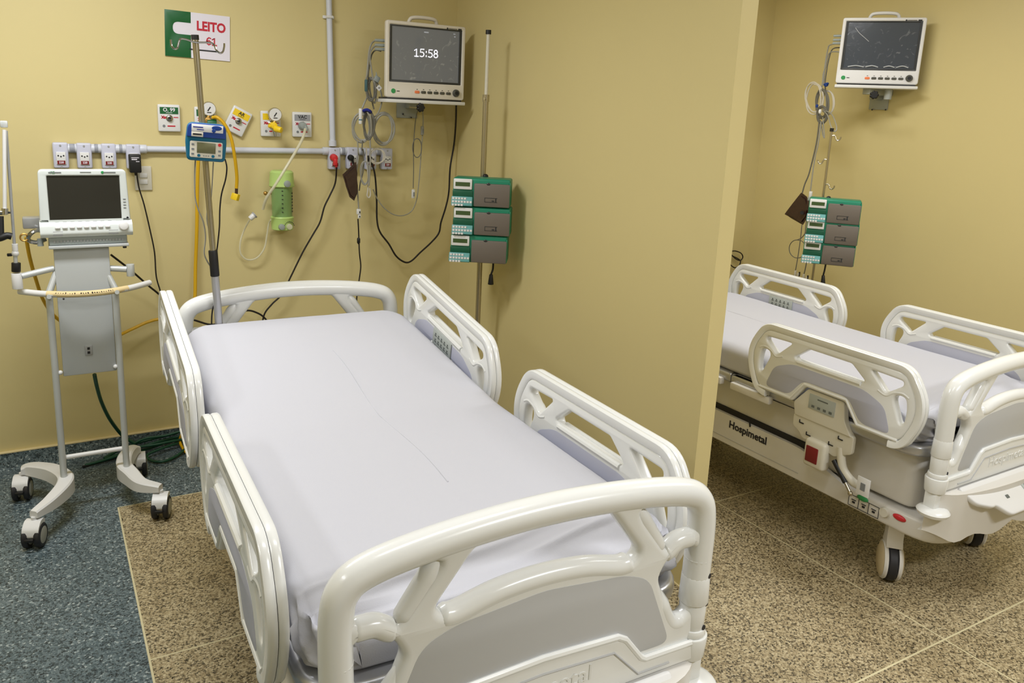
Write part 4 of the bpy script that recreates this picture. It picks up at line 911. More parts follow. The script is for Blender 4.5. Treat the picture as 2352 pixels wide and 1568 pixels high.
B().box((0, 0, 0), (0.032, 0.018, 0.032), 0.006, rot=Matrix.Rotation(0.5, 3, 'Y')).cyl((0, 0, 0.012), (-0.004, 0, 0.036), 0.005, 0.002, 8).build('block_body', 'ventg', t)
# probe loop from the bracket knob
lead('thin probe lead hung from the star knob of the near bracket', px([(962, 250, 4.06), (957, 262), (953, 290), (950, 335), (950, 390), (949, 432)], 4.15), 0.0025, 'cable_dark')
lead('probe lead sweeping from the star knob down to the bundle', px([(970, 250, 4.06), (972, 270), (971, 300), (968, 340), (965, 385), (961, 430), (956, 462), (945, 485), (925, 495), (903, 492), (882, 477), (866, 455), (857, 435)], 4.15), 0.003, 'cable_grey')
coil('small ring in the thin probe lead below the near monitor', (958, 340), 10, 22, 1, 4.14, 0.004, 0.0025, 'cable_dark', lambda a, b, y: W(a, b, y), jit=0.5)
for (u, v, lb) in ((970, 300, 'grey oblong probe plug below the near monitor'), (949, 445, 'white probe socket hanging below the near monitor')):
    t = thing('probe_plug', lb, 'connector', tuple(W(u, v, 4.14)))
    B().box((0, 0, 0), (0.018, 0.012, 0.05), 0.004).build('plug_body', 'cable_grey' if v < 400 else 'white', t)
    B().box((0.002, -0.0065, -0.002), (0.008, 0.001, 0.024)).build('plug_marks', 'greyink', t)
# brown cuff
def cuff(label, P, th, fold):
    b = B(); o = mid(*P); t = thing('pressure_cuff', label, 'pressure cuff', tuple(o))
    n = (P[1]-P[0]).cross(P[2]-P[0]).normalized(); 
    if n.dot(EYE-o) < 0: n = -n
    for kf, dz in ((1.0, 0), (0.82, th*0.8)):
        q = [o+(p-o)*kf for p in P]
        b.ring([[p-o-n*th*0.3+n*dz for p in q], [p-o+n*th*0.4+n*dz for p in q]])
    bm = b.bm; bmesh.ops.subdivide_edges(bm, edges=list(bm.edges), cuts=2, use_grid_fill=True)
    for v in bm.verts: v.co += n*0.010*noise.noise(v.co*28)
    b.build('nylon_sleeve', 'cuff', t); return t, n, o
cuff('brown blood-pressure cuff dangling below the near outlets', [q6(a, b, 4.11) for a, b in [(262, 245), (160, 345), (188, 440), (215, 520), (250, 548), (276, 480), (272, 330)]], 0.010, 0)

# ------------------------------------------------------------ infusion pumps on poles
def infusion_pump(label, loc, rz, group, deco=True):
    t = thing('infusion_pump', label, 'infusion pump', loc, rz, group)
    w, h, d = 0.285, 0.140, 0.13
    B().box((0.0, 0.068, 0.0), (w, d, h), 0.010, 3).build('housing', 'pumpgreen', t)
    B().box((-w/2+0.050, 0.0, 0.040), (0.092, 0.014, 0.052), 0.004).build('display_frame', 'white', t)
    B().box((-w/2+0.050, -0.0075, 0.040), (0.072, 0.002, 0.020)).build('display', 'lcdgreen', t)
    B().box((-w/2+0.050, 0.002, -0.006), (0.100, 0.010, 0.030), 0.002).build('dark_band', 'pumpdark', t)
    kp = B().box((-w/2+0.048, -0.003, -0.045), (0.104, 0.020, 0.046), 0.003, rot=Matrix.Rotation(-0.3, 3, 'X')).build('keypad', 'pumppad', t)
    kk = B()
    for j in range(3):
        for i in range((5, 7, 4)[j]): kk.box((-w/2+0.006+i*0.0145, -0.016+(-0.0045)*(j-1), -0.030-j*0.0155), (0.011, 0.003, 0.010), 0)
    kk.build('keys', 'white', kp)
    dr = B().box((0.053, -0.001, -0.010), (0.178, 0.016, h-0.026), 0.006).build('door', 'pumpgrey', t)
    B().sphere((0.035, -0.009, 0.046), 0.010, (1, 0.2, 0.6)).build('door_badge', 'bezel', dr)
    if deco:
        pg = B()
        for z in (-0.022, -0.042): pg.box((0.050, -0.0095, z), (0.062, 0.001, 0.0025))
        pg.box((0.019, -0.0095, -0.032), (0.0025, 0.001, 0.022)).box((0.074, -0.0095, -0.032), (0.006, 0.001, 0.02)).box((0.060, -0.0095, -0.036), (0.012, 0.001, 0.006))
        pg.build('door_pictogram', 'bezel', dr)
    B().box((w/2-0.002, 0.004, -0.004), (0.006, 0.018, h-0.02), 0.004).build('hinge_strip', 'pumpgreen', t)
    B().box((-0.01, 0.15, 0), (0.05, 0.04, 0.05), 0.004).build('pole_clamp', 'black', t)
    return t
def drip_pole(label, x, y, z0, ztop, hooks, base=True, r=0.0125, mt='steel'):
    t = thing('infusion_pole', label, 'pole', (x, y, 0))
    zs = z0 if hooks == 'bay2' else 1.85
    B().cyl((0, 0, z0), (0, 0, zs), r*1.1, seg=16).build('outer_tube', mt, t)
    B().cyl((0, 0, zs-0.02), (0, 0, ztop), r*0.72, seg=16).build('inner_tube', 'cream' if hooks != 'bay2' else mt, t)
    B().cyl((0, 0, ztop), (0, 0, ztop+0.02), r*1.1, seg=14).build('end_cap', 'black', t)
    B().cyl((0, 0, zs-0.015), (0, 0, zs+0.02), r*1.35, seg=14).cyl((-0.02, -0.02, zs), (0, 0, zs), 0.006, seg=8).build('height_clamp', mt, t)
    if base:
        for k in range(5):
            a = 2*PI*k/5+0.3; B().tube([(0, 0, 0.13), (0.06*math.cos(a), 0.06*math.sin(a), 0.10), (0.10*math.cos(a), 0.10*math.sin(a), 0.065)], 0.011, 8).build('leg', mt, t)
            B().cyl((0.10*math.cos(a)-0.010, 0.10*math.sin(a), 0.026), (0.10*math.cos(a)+0.010, 0.10*math.sin(a), 0.026), 0.026, seg=16).build('wheel', 'black', t)
        B().cyl((0, 0, 0.10), (0, 0, 0.17), 0.028, 0.02).build('hub', mt, t)
    return t
PY = 3.58
pp = W(1097, 740, PY); pt = W(1115, 78, PY)
drip_pole('tall pole carrying three stacked pumps beside the near bed', pp.x, PY, 0.10, pt.z, '', True)
rp_ = math.radians(-35)
ux, uy = math.cos(rp_), math.sin(rp_); nx_, ny_ = math.sin(rp_), -math.cos(rp_)   # local x axis and front normal
zt_ = [W(1112, v, PY-0.12).z for v in (442, 507, 570)]
lab = ['topmost', 'middle', 'lowest']
for i, z in enumerate(zt_):
    off = (0.012, 0.018, 0.008)[i]
    infusion_pump('%s green and grey infusion pump of the stack beside the near bed' % lab[i], (pp.x+nx_*0.165+ux*off, PY+ny_*0.165+uy*off, z), rp_, 'stacked pumps beside the near bed', i < 2)
def pump_plug(label, P):
    t = thing('pump_plug', label, 'plug', (0, 0, 0))
    B().tube(P[:-1]+[P[-2].lerp(P[-1], 0.3)], 0.005, 8).build('cord', 'black', t)
    B().cyl(P[-2], P[-1], 0.009, 0.015, 10, 0.002).build('plug_body', 'black', t)
pump_plug('black connector dangling under the near pump stack', [W(u, v, PY-0.1) for u, v in [(1133, 600), (1132, 618), (1128, 630), (1127, 653)]])
t = thing('pump_latch', 'small black latch knob on top of the near pump stack', 'knob', tuple(W(1115, 405, PY-0.03)))
B().sphere((0, 0, 0), 0.013, (1.2, 1, 1)).build('knob', 'black', t)

# pole with feeding pump at the bed head
P0 = W(503, 742, 3.04); P1 = W(447.5, 80, 3.04)
t = thing('iv_pole', 'steel drip pole with two hooks and black grip at the near bed head', 'pole', tuple(P0-Vector((0, 0, 0.22))))
d = P1-P0; o0 = Vector((0, 0, 0.22)); 
B().cyl(o0-d*0.2, o0+d*0.22, 0.0145, seg=18).build('lower_tube', 'alu', t)
B().cyl(o0+d*0.2, o0+d*0.985, 0.0110, seg=16).build('upper_tube', 'steel', t)
B().cyl(o0+d*0.175, o0+d*0.27, 0.0165, seg=18, bev=0.003).build('hand_grip', 'black', t)
B().cyl(o0+d*0.984, o0+d*1.0, 0.0130, seg=14).build('end_cap', 'black', t)
hk = B(); q = o0+d*0.974
hk.tube([q+Vector((x*0.84, -0.012, z*0.9)) for x, z in [(-0.098, 0.005), (-0.096, -0.016), (-0.086, -0.028), (-0.074, -0.024), (-0.067, -0.004), (-0.060, 0.010), (-0.04, 0.010), (0, 0.002), (0.055, 0.004), (0.072, -0.004), (0.080, -0.022), (0.094, -0.032), (0.106, -0.026), (0.112, -0.008), (0.113, 0.006)]], 0.0034, 8)
hk.build('double_hook', 'chrome', t)
fp = W(474, 327, 2.99); t = thing('feeding_pump', 'blue feeding pump with white keypad clamped on the drip pole', 'pump', tuple(fp)); t.rotation_euler = (0, math.radians(3.5), math.radians(-8)); t.scale = (0.97, 1, 0.92)
bodyp = fillet([(-0.066, -0.072), (0.066, -0.072), (0.070, 0.0), (0.066, 0.072), (-0.066, 0.072), (-0.072, 0.0)], [0.016, 0.016, 0.01, 0.022, 0.022, 0.01], 5)
B().plate(bodyp, [], 0.07, 0.008, FR(0, 0.03, 0)).build('housing', 'teal', t)
B().plate(fillet([(-0.068, 0.018), (0.067, 0.018), (0.064, 0.071), (-0.064, 0.071)], [0.004, 0.004, 0.02, 0.02], 4), [], 0.010, 0.003, FR(0, -0.007, 0)).build('blue_lid', 'blue_', t)
B().box((0.002, -0.0135, 0.053), (0.108, 0.002, 0.028), 0.0008).build('white_sticker', 'white', t)
B().box((-0.030, -0.015, 0.056), (0.034, 0.0008, 0.004)).box((-0.022, -0.015, 0.047), (0.024, 0.0008, 0.003)).build('sticker_text', 'navy', t)
B().sphere((0.034, -0.015, 0.057), 0.018, (1, 0.04, 0.5)).sphere((0.024, -0.0155, 0.046), 0.007, (1, 0.1, 1)).build('sticker_logo', 'blue_', t)
B().box((-0.032, -0.0135, 0.029), (0.040, 0.003, 0.018), 0.001).build('inventory_label', 'cream', t)
B().box((-0.032, -0.0154, 0.029), (0.030, 0.0008, 0.006)).build('label_print', 'ink', t)
ky = B().plate(rrect(0.112, 0.062, 0.006, 0, -0.028), [], 0.006, 0.001, FR(0, -0.006, 0), 1).build('keypad', 'cream', t)
B().box((0, -0.0095, -0.021), (0.064, 0.003, 0.040), 0.001).build('display', 'lcd', t)
B().lathe([(0, 0.006), (0.002, 0.006)], (0.046, -0.009, -0.006), (0, -1, 0), 14).build('stop_button', 'redb', ky)
for x in (-0.025, 0.024): B().lathe([(0, 0.0055), (0.002, 0.0055)], (x, -0.009, -0.051), (0, -1, 0), 14).build('round_button', 'teal', ky)
kb = B()
for z in (-0.010, -0.028, -0.046): kb.box((-0.046, -0.0092, z), (0.009, 0.001, 0.007))
for z in (-0.030, -0.046): kb.box((0.046, -0.0092, z), (0.009, 0.001, 0.007))
for x in (-0.008, 0, 0.008): kb.box((x, -0.0092, -0.051), (0.005, 0.001, 0.003))
kb.build('key_marks', 'greyink', ky)
B().box((0, 0.072, 0.0), (0.04, 0.03, 0.05), 0.004).build('pole_clamp', 'black', t)
hose('feeding_pump_cable', 'thin black cable from the blue feeding pump down the drip pole', 'cable', px([(517, 366, 3.02), (521, 385, 3.04), (518, 412, 3.05), (509, 445), (505, 480), (504, 520), (500, 560), (495, 600), (492, 650), (494, 690), (488, 712), (486, 740), (486, 790)], 3.06), 0.0028, 'cable_black')
hose('grey_pump_cable', 'thin grey cable swaying left of the drip pole', 'cable', px([(449, 365, 3.06), (447, 400), (448, 450), (455, 480), (467, 510), (472, 545), (469, 580), (476, 600), (487, 616)], 3.07), 0.0026, 'cable_grey')
hose('grey_pump_cable', 'thin grey cable close against the upper drip pole', 'cable', px([(490, 372, 3.07), (488, 410), (484, 460), (476, 485), (476, 510), (485, 545), (490, 565)], 3.07), 0.0022, 'cable_grey')

# ------------------------------------------------------------ ventilator on its cart
VY = 3.65
V = lambda u, v, y=VY: W(u, v, y)
t = thing('ventilator', 'white ventilator with a dark screen standing on the wheeled cart', 'ventilator', (0.165, VY, 1.185))
w = 0.312
B().plate(fillet([(-w/2-0.020, 0.10), (w/2+0.002, 0.10), (w/2-0.006, 0.308), (-w/2-0.014, 0.308)], [0.004, 0.004, 0.018, 0.018], 5), [rrect(0.264, 0.184, 0.004, -0.008, 0.191)], 0.040, 0.006, FR(0, 0.02, 0)).build('screen_housing', 'vent', t)
B().box((-0.008, 0.012, 0.191), (0.268, 0.012, 0.188)).build('screen', 'ventscreen', t)
B().box((0, 0.10, 0.20), (w-0.03, 0.13, 0.19), 0.02, 3).build('rear_housing', 'vent', t)
ctl = B(); ctl.prism(fillet([(0.0, 0.098), (-0.016, 0.085), (-0.024, 0.050), (-0.010, 0.035), (0.20, 0.035), (0.20, 0.098)], [0.004, 0.006, 0.008, 0.004, 0.01, 0.01], 3), -w/2-0.022, w/2+0.006, 'yz')
cp = ctl.build('control_ledge', 'vent', t)
for i in range(8):
    B().box((-0.115+i*0.026, -0.022, 0.076), (0.019, 0.008, 0.008), 0.003).build('soft_key', 'white', cp)
lb_ = B()
for i in range(8): lb_.box((-0.115+i*0.0275, -0.0008, 0.0955), (0.014, 0.0012, 0.0035))
lb_.box((0.112, -0.0008, 0.0955), (0.022, 0.0012, 0.003)).box((-0.11, -0.0012, 0.297), (0.045, 0.0012, 0.004)).box((0.088, -0.0012, 0.297), (0.045, 0.0012, 0.004)).box((0, -0.0012, 0.298), (0.04, 0.0012, 0.0025))
for k in range(4): lb_.box((0.138, -0.0012, 0.150+k*0.012), (0.010, 0.0012, 0.003))
tag(lb_.build('printed_labels', 'greyink', t), kind='stuff')
B().text('KS', 0.015, FR(-0.118, -0.0012, 0.297), 0.0004).build('model_lettering', 'greenbtn', t)
B().sphere((0.062, -0.001, 0.297), 0.006, (1, 0.15, 1)).build('maker_roundel', 'greenbtn', t)
B().lathe([(0, 0.021), (0.006, 0.020), (0.008, 0.017), (0.018, 0.016), (0.020, 0.012)], (0.128, -0.014, 0.074), (0, -1, 0.2), 24).build('rotary_knob', 'white', t)
B().lathe([(0, 0.0045), (0.002, 0.004)], (0.146, -0.001, 0.108), (0, -1, 0), 12).build('indicator', 'ink', t)
B().box((-0.005, 0.09, 0.020), (w-0.022, 0.19, 0.036), 0.006).build('lower_chassis', 'ventg', t)
vn = B()
for s in (-0.115, 0.088): vn.box((s, -0.019, 0.053), (0.036, 0.006, 0.018), 0.001)
for k in range(22): vn.box((-0.13+k*0.0120, -0.0065, 0.018), (0.005, 0.002, 0.010))
tag(vn.build('vent_grille', 'metal', t), kind='stuff')
B().box((-0.004, 0.085, -0.005), (w-0.015, 0.21, 0.012), 0.003).build('mounting_tray', 'cart', t)
B().cyl((-0.12, 0.02, -0.014), (-0.12, 0.02, -0.024), 0.008, seg=10).cyl((0.13, 0.02, -0.014), (0.13, 0.02, -0.024), 0.008, seg=10).build('tray_screw', 'bezel', t)
sb = B()
B().box((-0.20, 0.10, 0.085), (0.075, 0.06, 0.045), 0.005).build('side_block', 'metal', t)
B().tube([(-0.16, 0.06, 0.05), (-0.19, 0.04, 0.06), (-0.215, 0.03, 0.045), (-0.22, 0.04, 0.02), (-0.19, 0.05, 0.01), (-0.16, 0.06, 0.02)], 0.009, 8).build('gas_fittings', 'chrome', t)
B().tube([(-0.235+0.014*math.cos(a), 0.03, 0.035+0.014*math.sin(a)) for a in [2*PI*k/8 for k in range(8)]], 0.004, 6, closed=True).build('brass_ring', 'brass', t)
B().lathe([(0, 0.012), (0.02, 0.010), (0.03, 0.012)], (-0.18, 0.045, -0.005), (0, 0, 1), 10).build('water_trap', 'ventg', t)

t = thing('ventilator_cart', 'grey four-wheeled cart carrying the ventilator', 'cart', (0.125, 3.66, 0))
B().box((0.006, 0.02, 0.90), (0.205, 0.05, 0.55), 0.004).build('column_panel', 'column', t)
vg = B().box((0.005, -0.007, 0.73), (0.028, 0.004, 0.042), 0.001).build('power_inlet', 'metal', t)
B().box((0.005, -0.010, 0.739), (0.010, 0.002, 0.010)).box((0.005, -0.010, 0.721), (0.010, 0.002, 0.010)).build('inlet_hole', 'dark', vg)
for s, x in ((-1, -0.125), (1, 0.122)):
    B().cyl((x, -0.01, 0.16), (x, -0.01, 0.99), 0.0135, seg=16).build('upright_tube', 'cart', t)
    B().cyl((x, -0.01, 0.99), (x-s*0.04, 0.02, 1.09), 0.0135, 0.012, 16).build('upright_brace', 'cart', t)
    B().sphere((x-s*0.018, -0.008, 0.645), 0.010).build('fixing_screw', 'white', t)
    B().cyl((x, -0.02, 0.985), (x-0.0, -0.10, 0.995), 0.009, seg=10).build('handle_stay', 'cart', t)
B().cyl((-0.125, 0.0, 0.26), (0.122, 0.0, 0.26), 0.010, seg=14).build('cross_tube', 'white', t)
hz = 0.998
hy = lambda x: -0.106+0.135*(abs(x-0.015)/0.245)**2
hb = B().tube([(x, hy(x), hz) for x in [-0.228, -0.17, -0.11, -0.05, 0.01, 0.07, 0.13, 0.19, 0.262]], 0.0125, 14).build('push_handle', 'white', t)
B().tube([(x, hy(x)-0.0003, hz+0.0006) for x in [-0.13, -0.08, -0.03, 0.02, 0.07, 0.12, 0.165]], 0.0129, 14).build('masking_tape', 'tape', hb)
random.seed(11); wv = B()
def scr(x): return hy(x)-0.0128
x = -0.10
for k in range(26):
    hgt = 0.004+0.005*random.random(); 
    if k in (5, 9, 10, 15): x += 0.007; continue
    wv.box((x, scr(x)+0.0006, hz+0.005+0.002*random.random()), (0.0015+0.003*random.random(), 0.0012, hgt), rot=Matrix.Rotation(random.uniform(-0.6, 0.6), 3, 'Y')); x += 0.0085
wv.build('handwriting', 'ink', hb)
B().sphere((-0.075, -0.115, hz-0.012), 0.004).build('screw_mark', 'ink', hb)
# accessory arms with sockets
la = V(130, 627); lb2 = V(37, 638)
B().cyl((-0.10, 0.015, 1.088), (-0.215, -0.01, 1.068), 0.0125, seg=12).build('left_side_arm', 'cart', t)
B().cyl((-0.232, -0.012, 1.018), (-0.232, -0.012, 1.082), 0.0195, seg=18, bev=0.002).build('left_socket', 'white', t)
B().cyl((0.11, 0.015, 1.075), (0.172, 0.0, 1.070), 0.0130, seg=12).build('right_side_arm', 'cart', t)
B().cyl((0.186, -0.003, 1.040), (0.186, -0.003, 1.092), 0.0165, seg=18, bev=0.002).build('right_socket', 'cart', t)
# C-shaped legs: plan curves with wheels at their ends
def leg_c(P, zt_l):
    b = B(); Pc = catmull([Vector((x, y, 0)) for x, y in P], 7); loops = []
    for i, p in enumerate(Pc):
        tdir = (Pc[min(i+1, len(Pc)-1)]-Pc[max(i-1, 0)]).normalized(); nn = Vector((tdir.y, -tdir.x, 0)); s = i/(len(Pc)-1)
        wd = 0.018+0.014*math.sin(PI*s); top = 0.150+0.028*math.sin(PI*s); bot = 0.122-0.010*math.sin(PI*s)
        loops.append([p+nn*wd+Vector((0, 0, bot)), p+nn*wd+Vector((0, 0, top-0.006)), p+nn*(wd-0.006)+Vector((0, 0, top)), p-nn*(wd-0.006)+Vector((0, 0, top)), p-nn*wd+Vector((0, 0, top-0.006)), p-nn*wd+Vector((0, 0, bot))])
    b.ring(loops); return b
o_ = Vector((0.125, 3.66, 0))
wl = [(-0.118, 3.425), (-0.165, 3.885), (0.362, 3.455), (0.320, 3.925)]
wl = [(x-o_.x, y-o_.y) for x, y in wl]
l1 = leg_c([wl[0], (wl[0][0]+0.06, wl[0][1]+0.07), (-0.128, -0.06), (-0.122, 0.02), (-0.17, 0.13), (wl[1][0]+0.04, wl[1][1]-0.01), wl[1]], 0).build('curved_leg', 'white', t)
l2 = leg_c([wl[2], (wl[2][0]-0.07, wl[2][1]+0.055), (0.135, -0.055), (0.115, 0.03), (0.13, 0.14), (0.165, 0.235), wl[3]], 0).build('curved_leg', 'white', t)
for k, (x, y) in enumerate(wl):
    yaw = math.radians((-20, -12, -18, -5)[k])
    R_ = Matrix.Translation((x, y, 0)) @ Matrix.Rotation(yaw, 4, 'Z')
    cs = B(); cs.prism(fillet([(-0.052, 0.055), (-0.046, 0.092), (-0.015, 0.115), (0.022, 0.112), (0.03, 0.09), (0.0, 0.085), (-0.03, 0.055)], 0.012, 4), -0.031, 0.031, 'yz')
    cs.cyl((0, 0, 0.10), (0, 0, 0.126), 0.010)
    c = cs.build('castor', 'white', t); c.matrix_local = R_
    ty = B()
    for s in (-1, 1): ty.lathe([(0.012, 0.034), (0.012, 0.046), (0.018, 0.050), (0.030, 0.050), (0.035, 0.044), (0.035, 0.034)], (0, -0.008, 0.050), (s, 0, 0), 26)
    ty.build('tyre', 'tyre', c)
    hb2 = B()
    for s in (-1, 1): hb2.lathe([(0.010, 0.036), (0.0345, 0.036), (0.037, 0.028), (0.037, 0.0)], (0, -0.008, 0.050), (s, 0, 0), 24)
    hb2.build('wheel_disc', 'hub', c)
    B().box((0, -0.064, 0.055), (0.034, 0.012, 0.012), 0.003).build('brake_pedal', 'black', c)

# hinged hose-support arm at the picture's left edge
t = thing('hose_support_arm', 'jointed metal hose-support arm rising at the left edge of the ventilator', 'support arm', tuple(V(36, 612, 3.645)))
o_ = V(36, 612, 3.645)
def rel(u, v, y=3.645): return V(u, v, y)-o_
B().cyl(rel(37, 624), rel(37, 603), 0.0165, seg=16, bev=0.002).build('base_knob', 'black', t)
B().cyl(rel(36, 603), rel(34, 566), 0.008, seg=12).build('base_rod', 'cart', t)
B().sphere(rel(35, 582), 0.014).cyl(rel(35, 576), rel(34, 560), 0.011, seg=12).build('ball_joint', 'white', t)
B().box(rel(22, 585), (0.018, 0.012, 0.012), 0.003).build('locking_screw', 'black', t)
B().cyl(rel(33, 562), rel(14, 300), 0.0058, seg=12).build('rear_rod', 'metal', t)
B().box(rel(9, 285), (0.026, 0.022, 0.026), 0.004).build('elbow_joint', 'cart', t)
B().cyl(rel(10, 298, 3.62), rel(11, 482, 3.62), 0.0072, seg=12).build('front_rod', 'white', t)
B().cyl(rel(-15, 488, 3.62), rel(16, 488, 3.62), 0.0095, seg=12).cyl(rel(11, 478, 3.62), rel(11, 492, 3.62), 0.012, seg=12).build('end_joint', 'chrome', t)
B().cyl(rel(16, 488, 3.62), rel(24, 488, 3.62), 0.004, seg=8).build('joint_pin', 'black', t)
B().cyl(rel(2, 496, 3.62), rel(2, 540, 3.61), 0.010, 0.012, 12).tube([rel(-14, 549, 3.61), rel(2, 546, 3.6), rel(16, 541, 3.6), rel(27, 543, 3.6)], 0.014, 10).build('hose_holder', 'black', t)

# green hoses: from the cart to the coil on the floor
hose('green_gas_hose', 'green hose dropping from the cart column to the skirting', 'hose', px([(217, 860, 3.72), (222, 885, 3.76), (232, 920, 3.88), (248, 955, 4.0), (266, 982, 4.1), (285, 1003, 4.16), (310, 1018, 4.16)]), 0.0085, 'greenhose', 10)
random.seed(5)
Fz = lambda u, v, z: A(u, v, 2, z)
gh = B()
path = [(195, 1068, .012), (250, 1053, .02), (300, 1035, .03), (350, 1018, .05), (400, 1000, .05), (425, 992, .06), (395, 1005, .04), (340, 1030, .02), (280, 1042, .02), (240, 1052, .02),
        (290, 1025, .04), (345, 1005, .06), (395, 992, .07), (430, 985, .08), (440, 1010, .03), (415, 1040, .015), (380, 1058, .012), (350, 1058, .012), (338, 1045, .02), (370, 1030, .03), (415, 1015, .03), (440, 1003, .03),
        (400, 1012, .05), (350, 1022, .05), (300, 1026, .05), (330, 1008, .08), (380, 1000, .08), (425, 990, .09), (450, 1010, .03), (430, 1045, .012), (470, 1050, .012)]
def flr(u, v, z):
    p = Fz(u, v, z)
    return Vector((p.x, min(p.y, D-0.065), z))
gh.tube([flr(*p) for p in path], 0.0068, 10, 6)
tag(gh.build('green_gas_hose', 'greenhose'), 'long green hose coiled on the blue floor behind the cart', 'hose')
tag(B().tube([flr(*p) for p in [(432, 978, .10), (418, 990, .07), (413, 1010, .04), (418, 1026, .02), (430, 1040, .012), (455, 1046, .012), (490, 1044, .012)]], 0.0068, 10).build('yellow_gas_hose', 'yellow'), 'short yellow hose lying among the green coils on the floor', 'hose')
tag(B().tube([flr(*p) for p in [(190, 1072, .008), (215, 1064, .01), (245, 1056, .012), (275, 1048, .012)]], 0.007, 8).build('hose_end', 'black'), 'black hose end resting on the blue floor near the skirting', 'hose end')

# ------------------------------------------------------------ things beyond the partition
PX2 = 4.16
pb2 = A(1866, 640, 0, PX2); pt2 = A(1911, 302, 0, PX2)
t = drip_pole('slim pole with three small hooks carrying pumps beyond the partition', PX2, pb2.y, 0.10, pt2.z, 'bay2', True, 0.0105)
def hook(zc, s, sc_=1.0):
    dirv = Vector((0.5, -0.866, 0))*s
    pts = [dirv*a*sc_+Vector((0, 0, zc+b*sc_)) for a, b in [(0.0, 0.0), (0.018, 0.004), (0.026, -0.004), (0.032, -0.020), (0.044, -0.024), (0.054, -0.014), (0.056, -0.002)]]
    B().tube(pts, 0.0042, 8).build('side_hook', 'steel', t)
yy = pb2.y
for v, s in ((312, 1), (368, -1), (425, 1)):
    hook(A(1905, v, 0, PX2).z, s)
r2 = math.radians(-52); ux, uy = math.cos(r2), math.sin(r2); nx_, ny_ = math.sin(r2), -math.cos(r2)
for i, (u, v) in enumerate([(1916, 486), (1911, 534), (1903, 582)]):
    c = A(u, v, 0, PX2+nx_*0.15)
    infusion_pump('%s green and grey infusion pump of the stack beyond the partition' % lab[i], (c.x, c.y, c.z), r2, 'stacked pumps beyond the partition', True)
pump_plug('black connector dangling under the far pump stack', [A(u, v, 0, PX2-0.1) for u, v in [(1897, 604), (1894, 620), (1891, 632), (1890, 656)]])
t = thing('pump_latch', 'small black latch knob on top of the far pump stack', 'knob', tuple(A(1903, 455, 0, PX2-0.05)))
B().sphere((0, 0, 0), 0.013, (1.2, 1, 1)).build('knob', 'black', t)
XB = 4.40
def r6(a, b, x=XB): return A(1780+a/3.92, 80+b/3.92, 0, x)
def r2c(a, b, x=XB-0.1): return A(1640+a/4.356, 400+b/4.356, 0, x)
G2 = 'leads bundled beside the far monitor'
lead('grey lead from the top socket of the far monitor', [r6(a, b) for a, b in [(590, 80), (530, 82), (490, 95), (478, 120), (462, 200), (448, 300), (440, 400), (435, 450)]], 0.004, 'cable_grey', G2)
lead('dark lead from the middle socket of the far monitor', [r6(a, b) for a, b in [(590, 115), (540, 118), (510, 140), (492, 190), (475, 260), (462, 340), (452, 420), (455, 500), (470, 600)]], 0.004, 'cable_dark', G2)
lead('grey lead from the lowest socket of the far monitor', [r6(a, b) for a, b in [(590, 155), (525, 152), (490, 165), (470, 210), (455, 290), (435, 350), (428, 430), (415, 500)]], 0.004, 'cable_grey', G2)
coil('wide pale coil on the left of the far bundle', (352, 570), 72, 135, 3, XB, 0.012, 0.0044, 'cable_white', r6, group=G2, jit=13)
coil('dark dense coil in the middle of the far bundle', (425, 620), 50, 125, 4, XB-0.01, 0.014, 0.0052, 'cable_dark', r6, group=G2, jit=9)
coil('pale thin coil on the right of the far bundle', (478, 610), 52, 105, 3, XB+0.01, 0.01, 0.004, 'cable_white', r6, group=G2, jit=5)
coil('dark short coil low in the far bundle', (425, 720), 42, 74, 4, XB-0.02, 0.012, 0.0055, 'cable_dark', r6, group=G2, jit=6)
lead('slack loop of lead touching the top of the far drip pole', [r6(a, b, x) for a, b, x in [(430, 690, XB-0.01), (470, 690, XB-0.05), (515, 720, XB-0.1), (548, 800, 4.22), (555, 850, 4.18), (535, 870, 4.17), (505, 825, 4.17), (480, 740, XB-0.1), (455, 700, XB-0.05), (430, 680, XB-0.01)]], 0.0035, 'cable_grey', G2)
lead('grey strand of the far bundle hanging shortest', [r6(a, b, XB-0.03) for a, b in [(430, 740), (440, 850), (445, 925), (432, 900), (415, 800)]], 0.0035, 'cable_grey', G2)
lead('dark strand of the far bundle running to the brown cuff', [r6(a, b, XB-0.06) for a, b in [(400, 760), (385, 900), (368, 1000), (345, 1100), (325, 1180), (300, 1270), (270, 1340), (245, 1425)]], 0.0045, 'cable_dark', G2)
lead('grey strand of the far bundle running to the white plug', [r6(a, b, XB-0.06) for a, b in [(415, 780), (400, 900), (385, 1000), (365, 1080), (348, 1180), (335, 1280), (325, 1360), (318, 1420)]], 0.004, 'cable_grey', G2)
coil('single thin ring of lead beside the far pump stack', (835, 748), 82, 92, 1, XB-0.1, 0.004, 0.0028, 'cable_dark', r2c, tail=[r2c(870, 640), r2c(905, 600), r2c(916, 560)], group=G2, jit=2)
lead('brown-grey lead hanging below the far cuff', [r2c(a, b) for a, b in [(880, 505), (870, 600), (855, 720), (835, 850), (815, 960), (800, 1010)]], 0.003, 'cable_dark', G2)
lead('dark lead passing left of the far pumps', [r2c(a, b) for a, b in [(930, 430), (915, 560), (915, 680), (935, 760), (925, 880), (905, 980), (890, 1030)]], 0.0035, 'cable_dark', G2)
t = thing('sensor_plug', 'white sensor plug hanging left of the far pump stack', 'connector', tuple(r2c(965, 215, XB-0.12)))
B().cyl((0, 0, 0.028), (0, 0, -0.010), 0.011, 0.011, 12, 0.003).build('plug_body', 'white', t)
B().cyl((-0.002, 0, -0.008), (-0.006, 0, -0.032), 0.012, 0.012, 12, 0.002).build('plug_sleeve', 'ventg', t)
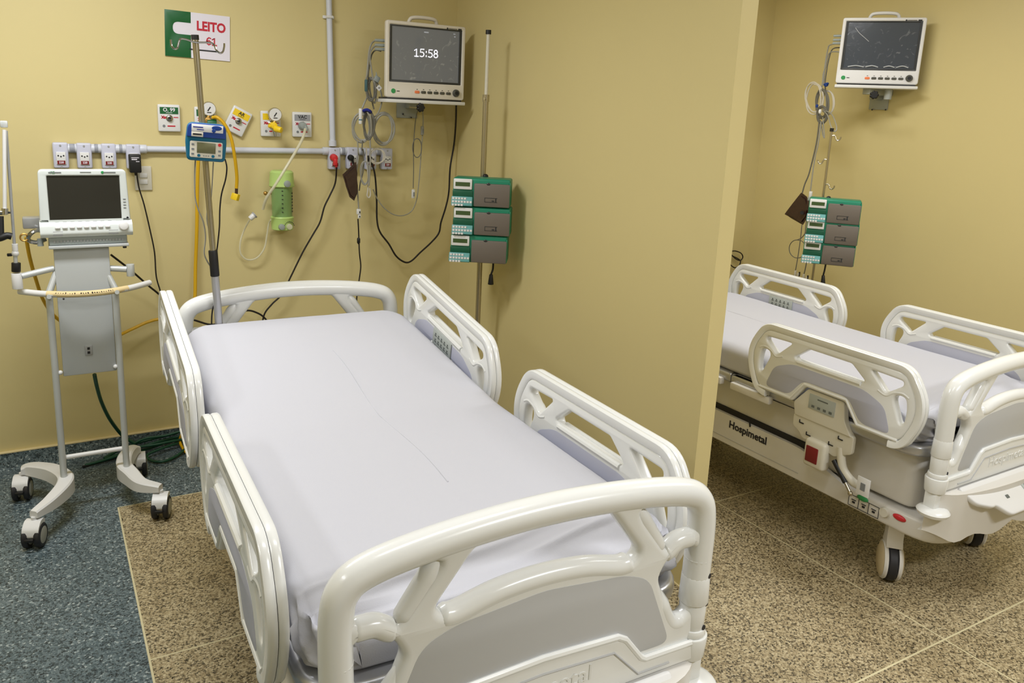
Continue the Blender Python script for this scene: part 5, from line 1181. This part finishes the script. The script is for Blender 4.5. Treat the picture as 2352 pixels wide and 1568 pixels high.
B().cyl((-0.006, 0, -0.032), (-0.010, 0, -0.095), 0.013, 0.011, 12, 0.002).build('dark_sleeve', 'cuff', t)
t = thing('cable_tie', 'blue tie at the top of the far monitor leads', 'cable tie', tuple(r6(460, 452, XB-0.02)))
B().sphere((0, 0, 0), 0.014, (1, 1, 0.8)).tube([(-0.012, 0, 0.006), (0, -0.012, 0.010), (0.012, 0, 0.004), (0, 0.012, 0)], 0.006, 8, closed=True).build('tie_band', 'blue_', t)
t = thing('lead_clip', 'white clip in the middle of the far monitor leads', 'clip', tuple(r6(405, 690, XB-0.06)))
B().sphere((0, 0, 0), 0.012, (0.8, 0.8, 1.3)).build('clip_body', 'white', t)
t = thing('lead_clip', 'small blue clip beside the white one in the far leads', 'clip', tuple(r6(378, 640, XB-0.06)))
B().box((0, 0, 0), (0.014, 0.014, 0.02), 0.004).build('clip_body', 'blue_', t)
ct, n, o = cuff('brown blood-pressure cuff hanging open left of the far pumps', [r2c(a, b, XB-0.1) for a, b in [(875, 185), (790, 290), (710, 400), (800, 455), (888, 505), (940, 430), (960, 330), (930, 225)]], 0.008, 0)
B().cyl(r2c(880, 385, XB-0.13)-o, r2c(880, 385, XB-0.12)-o, 0.012, seg=12).build('valve_ring', 'dark', ct)
for a, b, lb in ((812, 1000, 'white electrode clips hanging over the far head rail'), (895, 1035, 'pale electrode clip beside the far pole, above the rail')):
    t = thing('electrode_clip', lb, 'clip', tuple(r2c(a, b)))
    B().box((0, 0, 0), (0.014, 0.014, 0.05), 0.004).box((0.012, -0.014, -0.01), (0.012, 0.012, 0.04), 0.004).build('clip_body', 'cable_white', t)
    B().box((0.016, -0.02, 0.004), (0.008, 0.01, 0.03), 0.003).build('clip_tip', 'black', t)
# loose cable loop on the back wall beyond the partition
lp = [W(1640+a/4.356, 400+b/4.356, D-0.03) for a, b in [(60, 700), (150, 765), (215, 768), (270, 790), (288, 830), (262, 862), (215, 845), (165, 795), (110, 740), (90, 760), (120, 840), (165, 905), (210, 935), (250, 915), (265, 870), (240, 845), (190, 820), (150, 800)]]
tag(B().tube(lp, 0.0045, 8).build('loose_cable', 'cable_black'), 'black cable loops on the wall just right of the partition edge', 'cable')
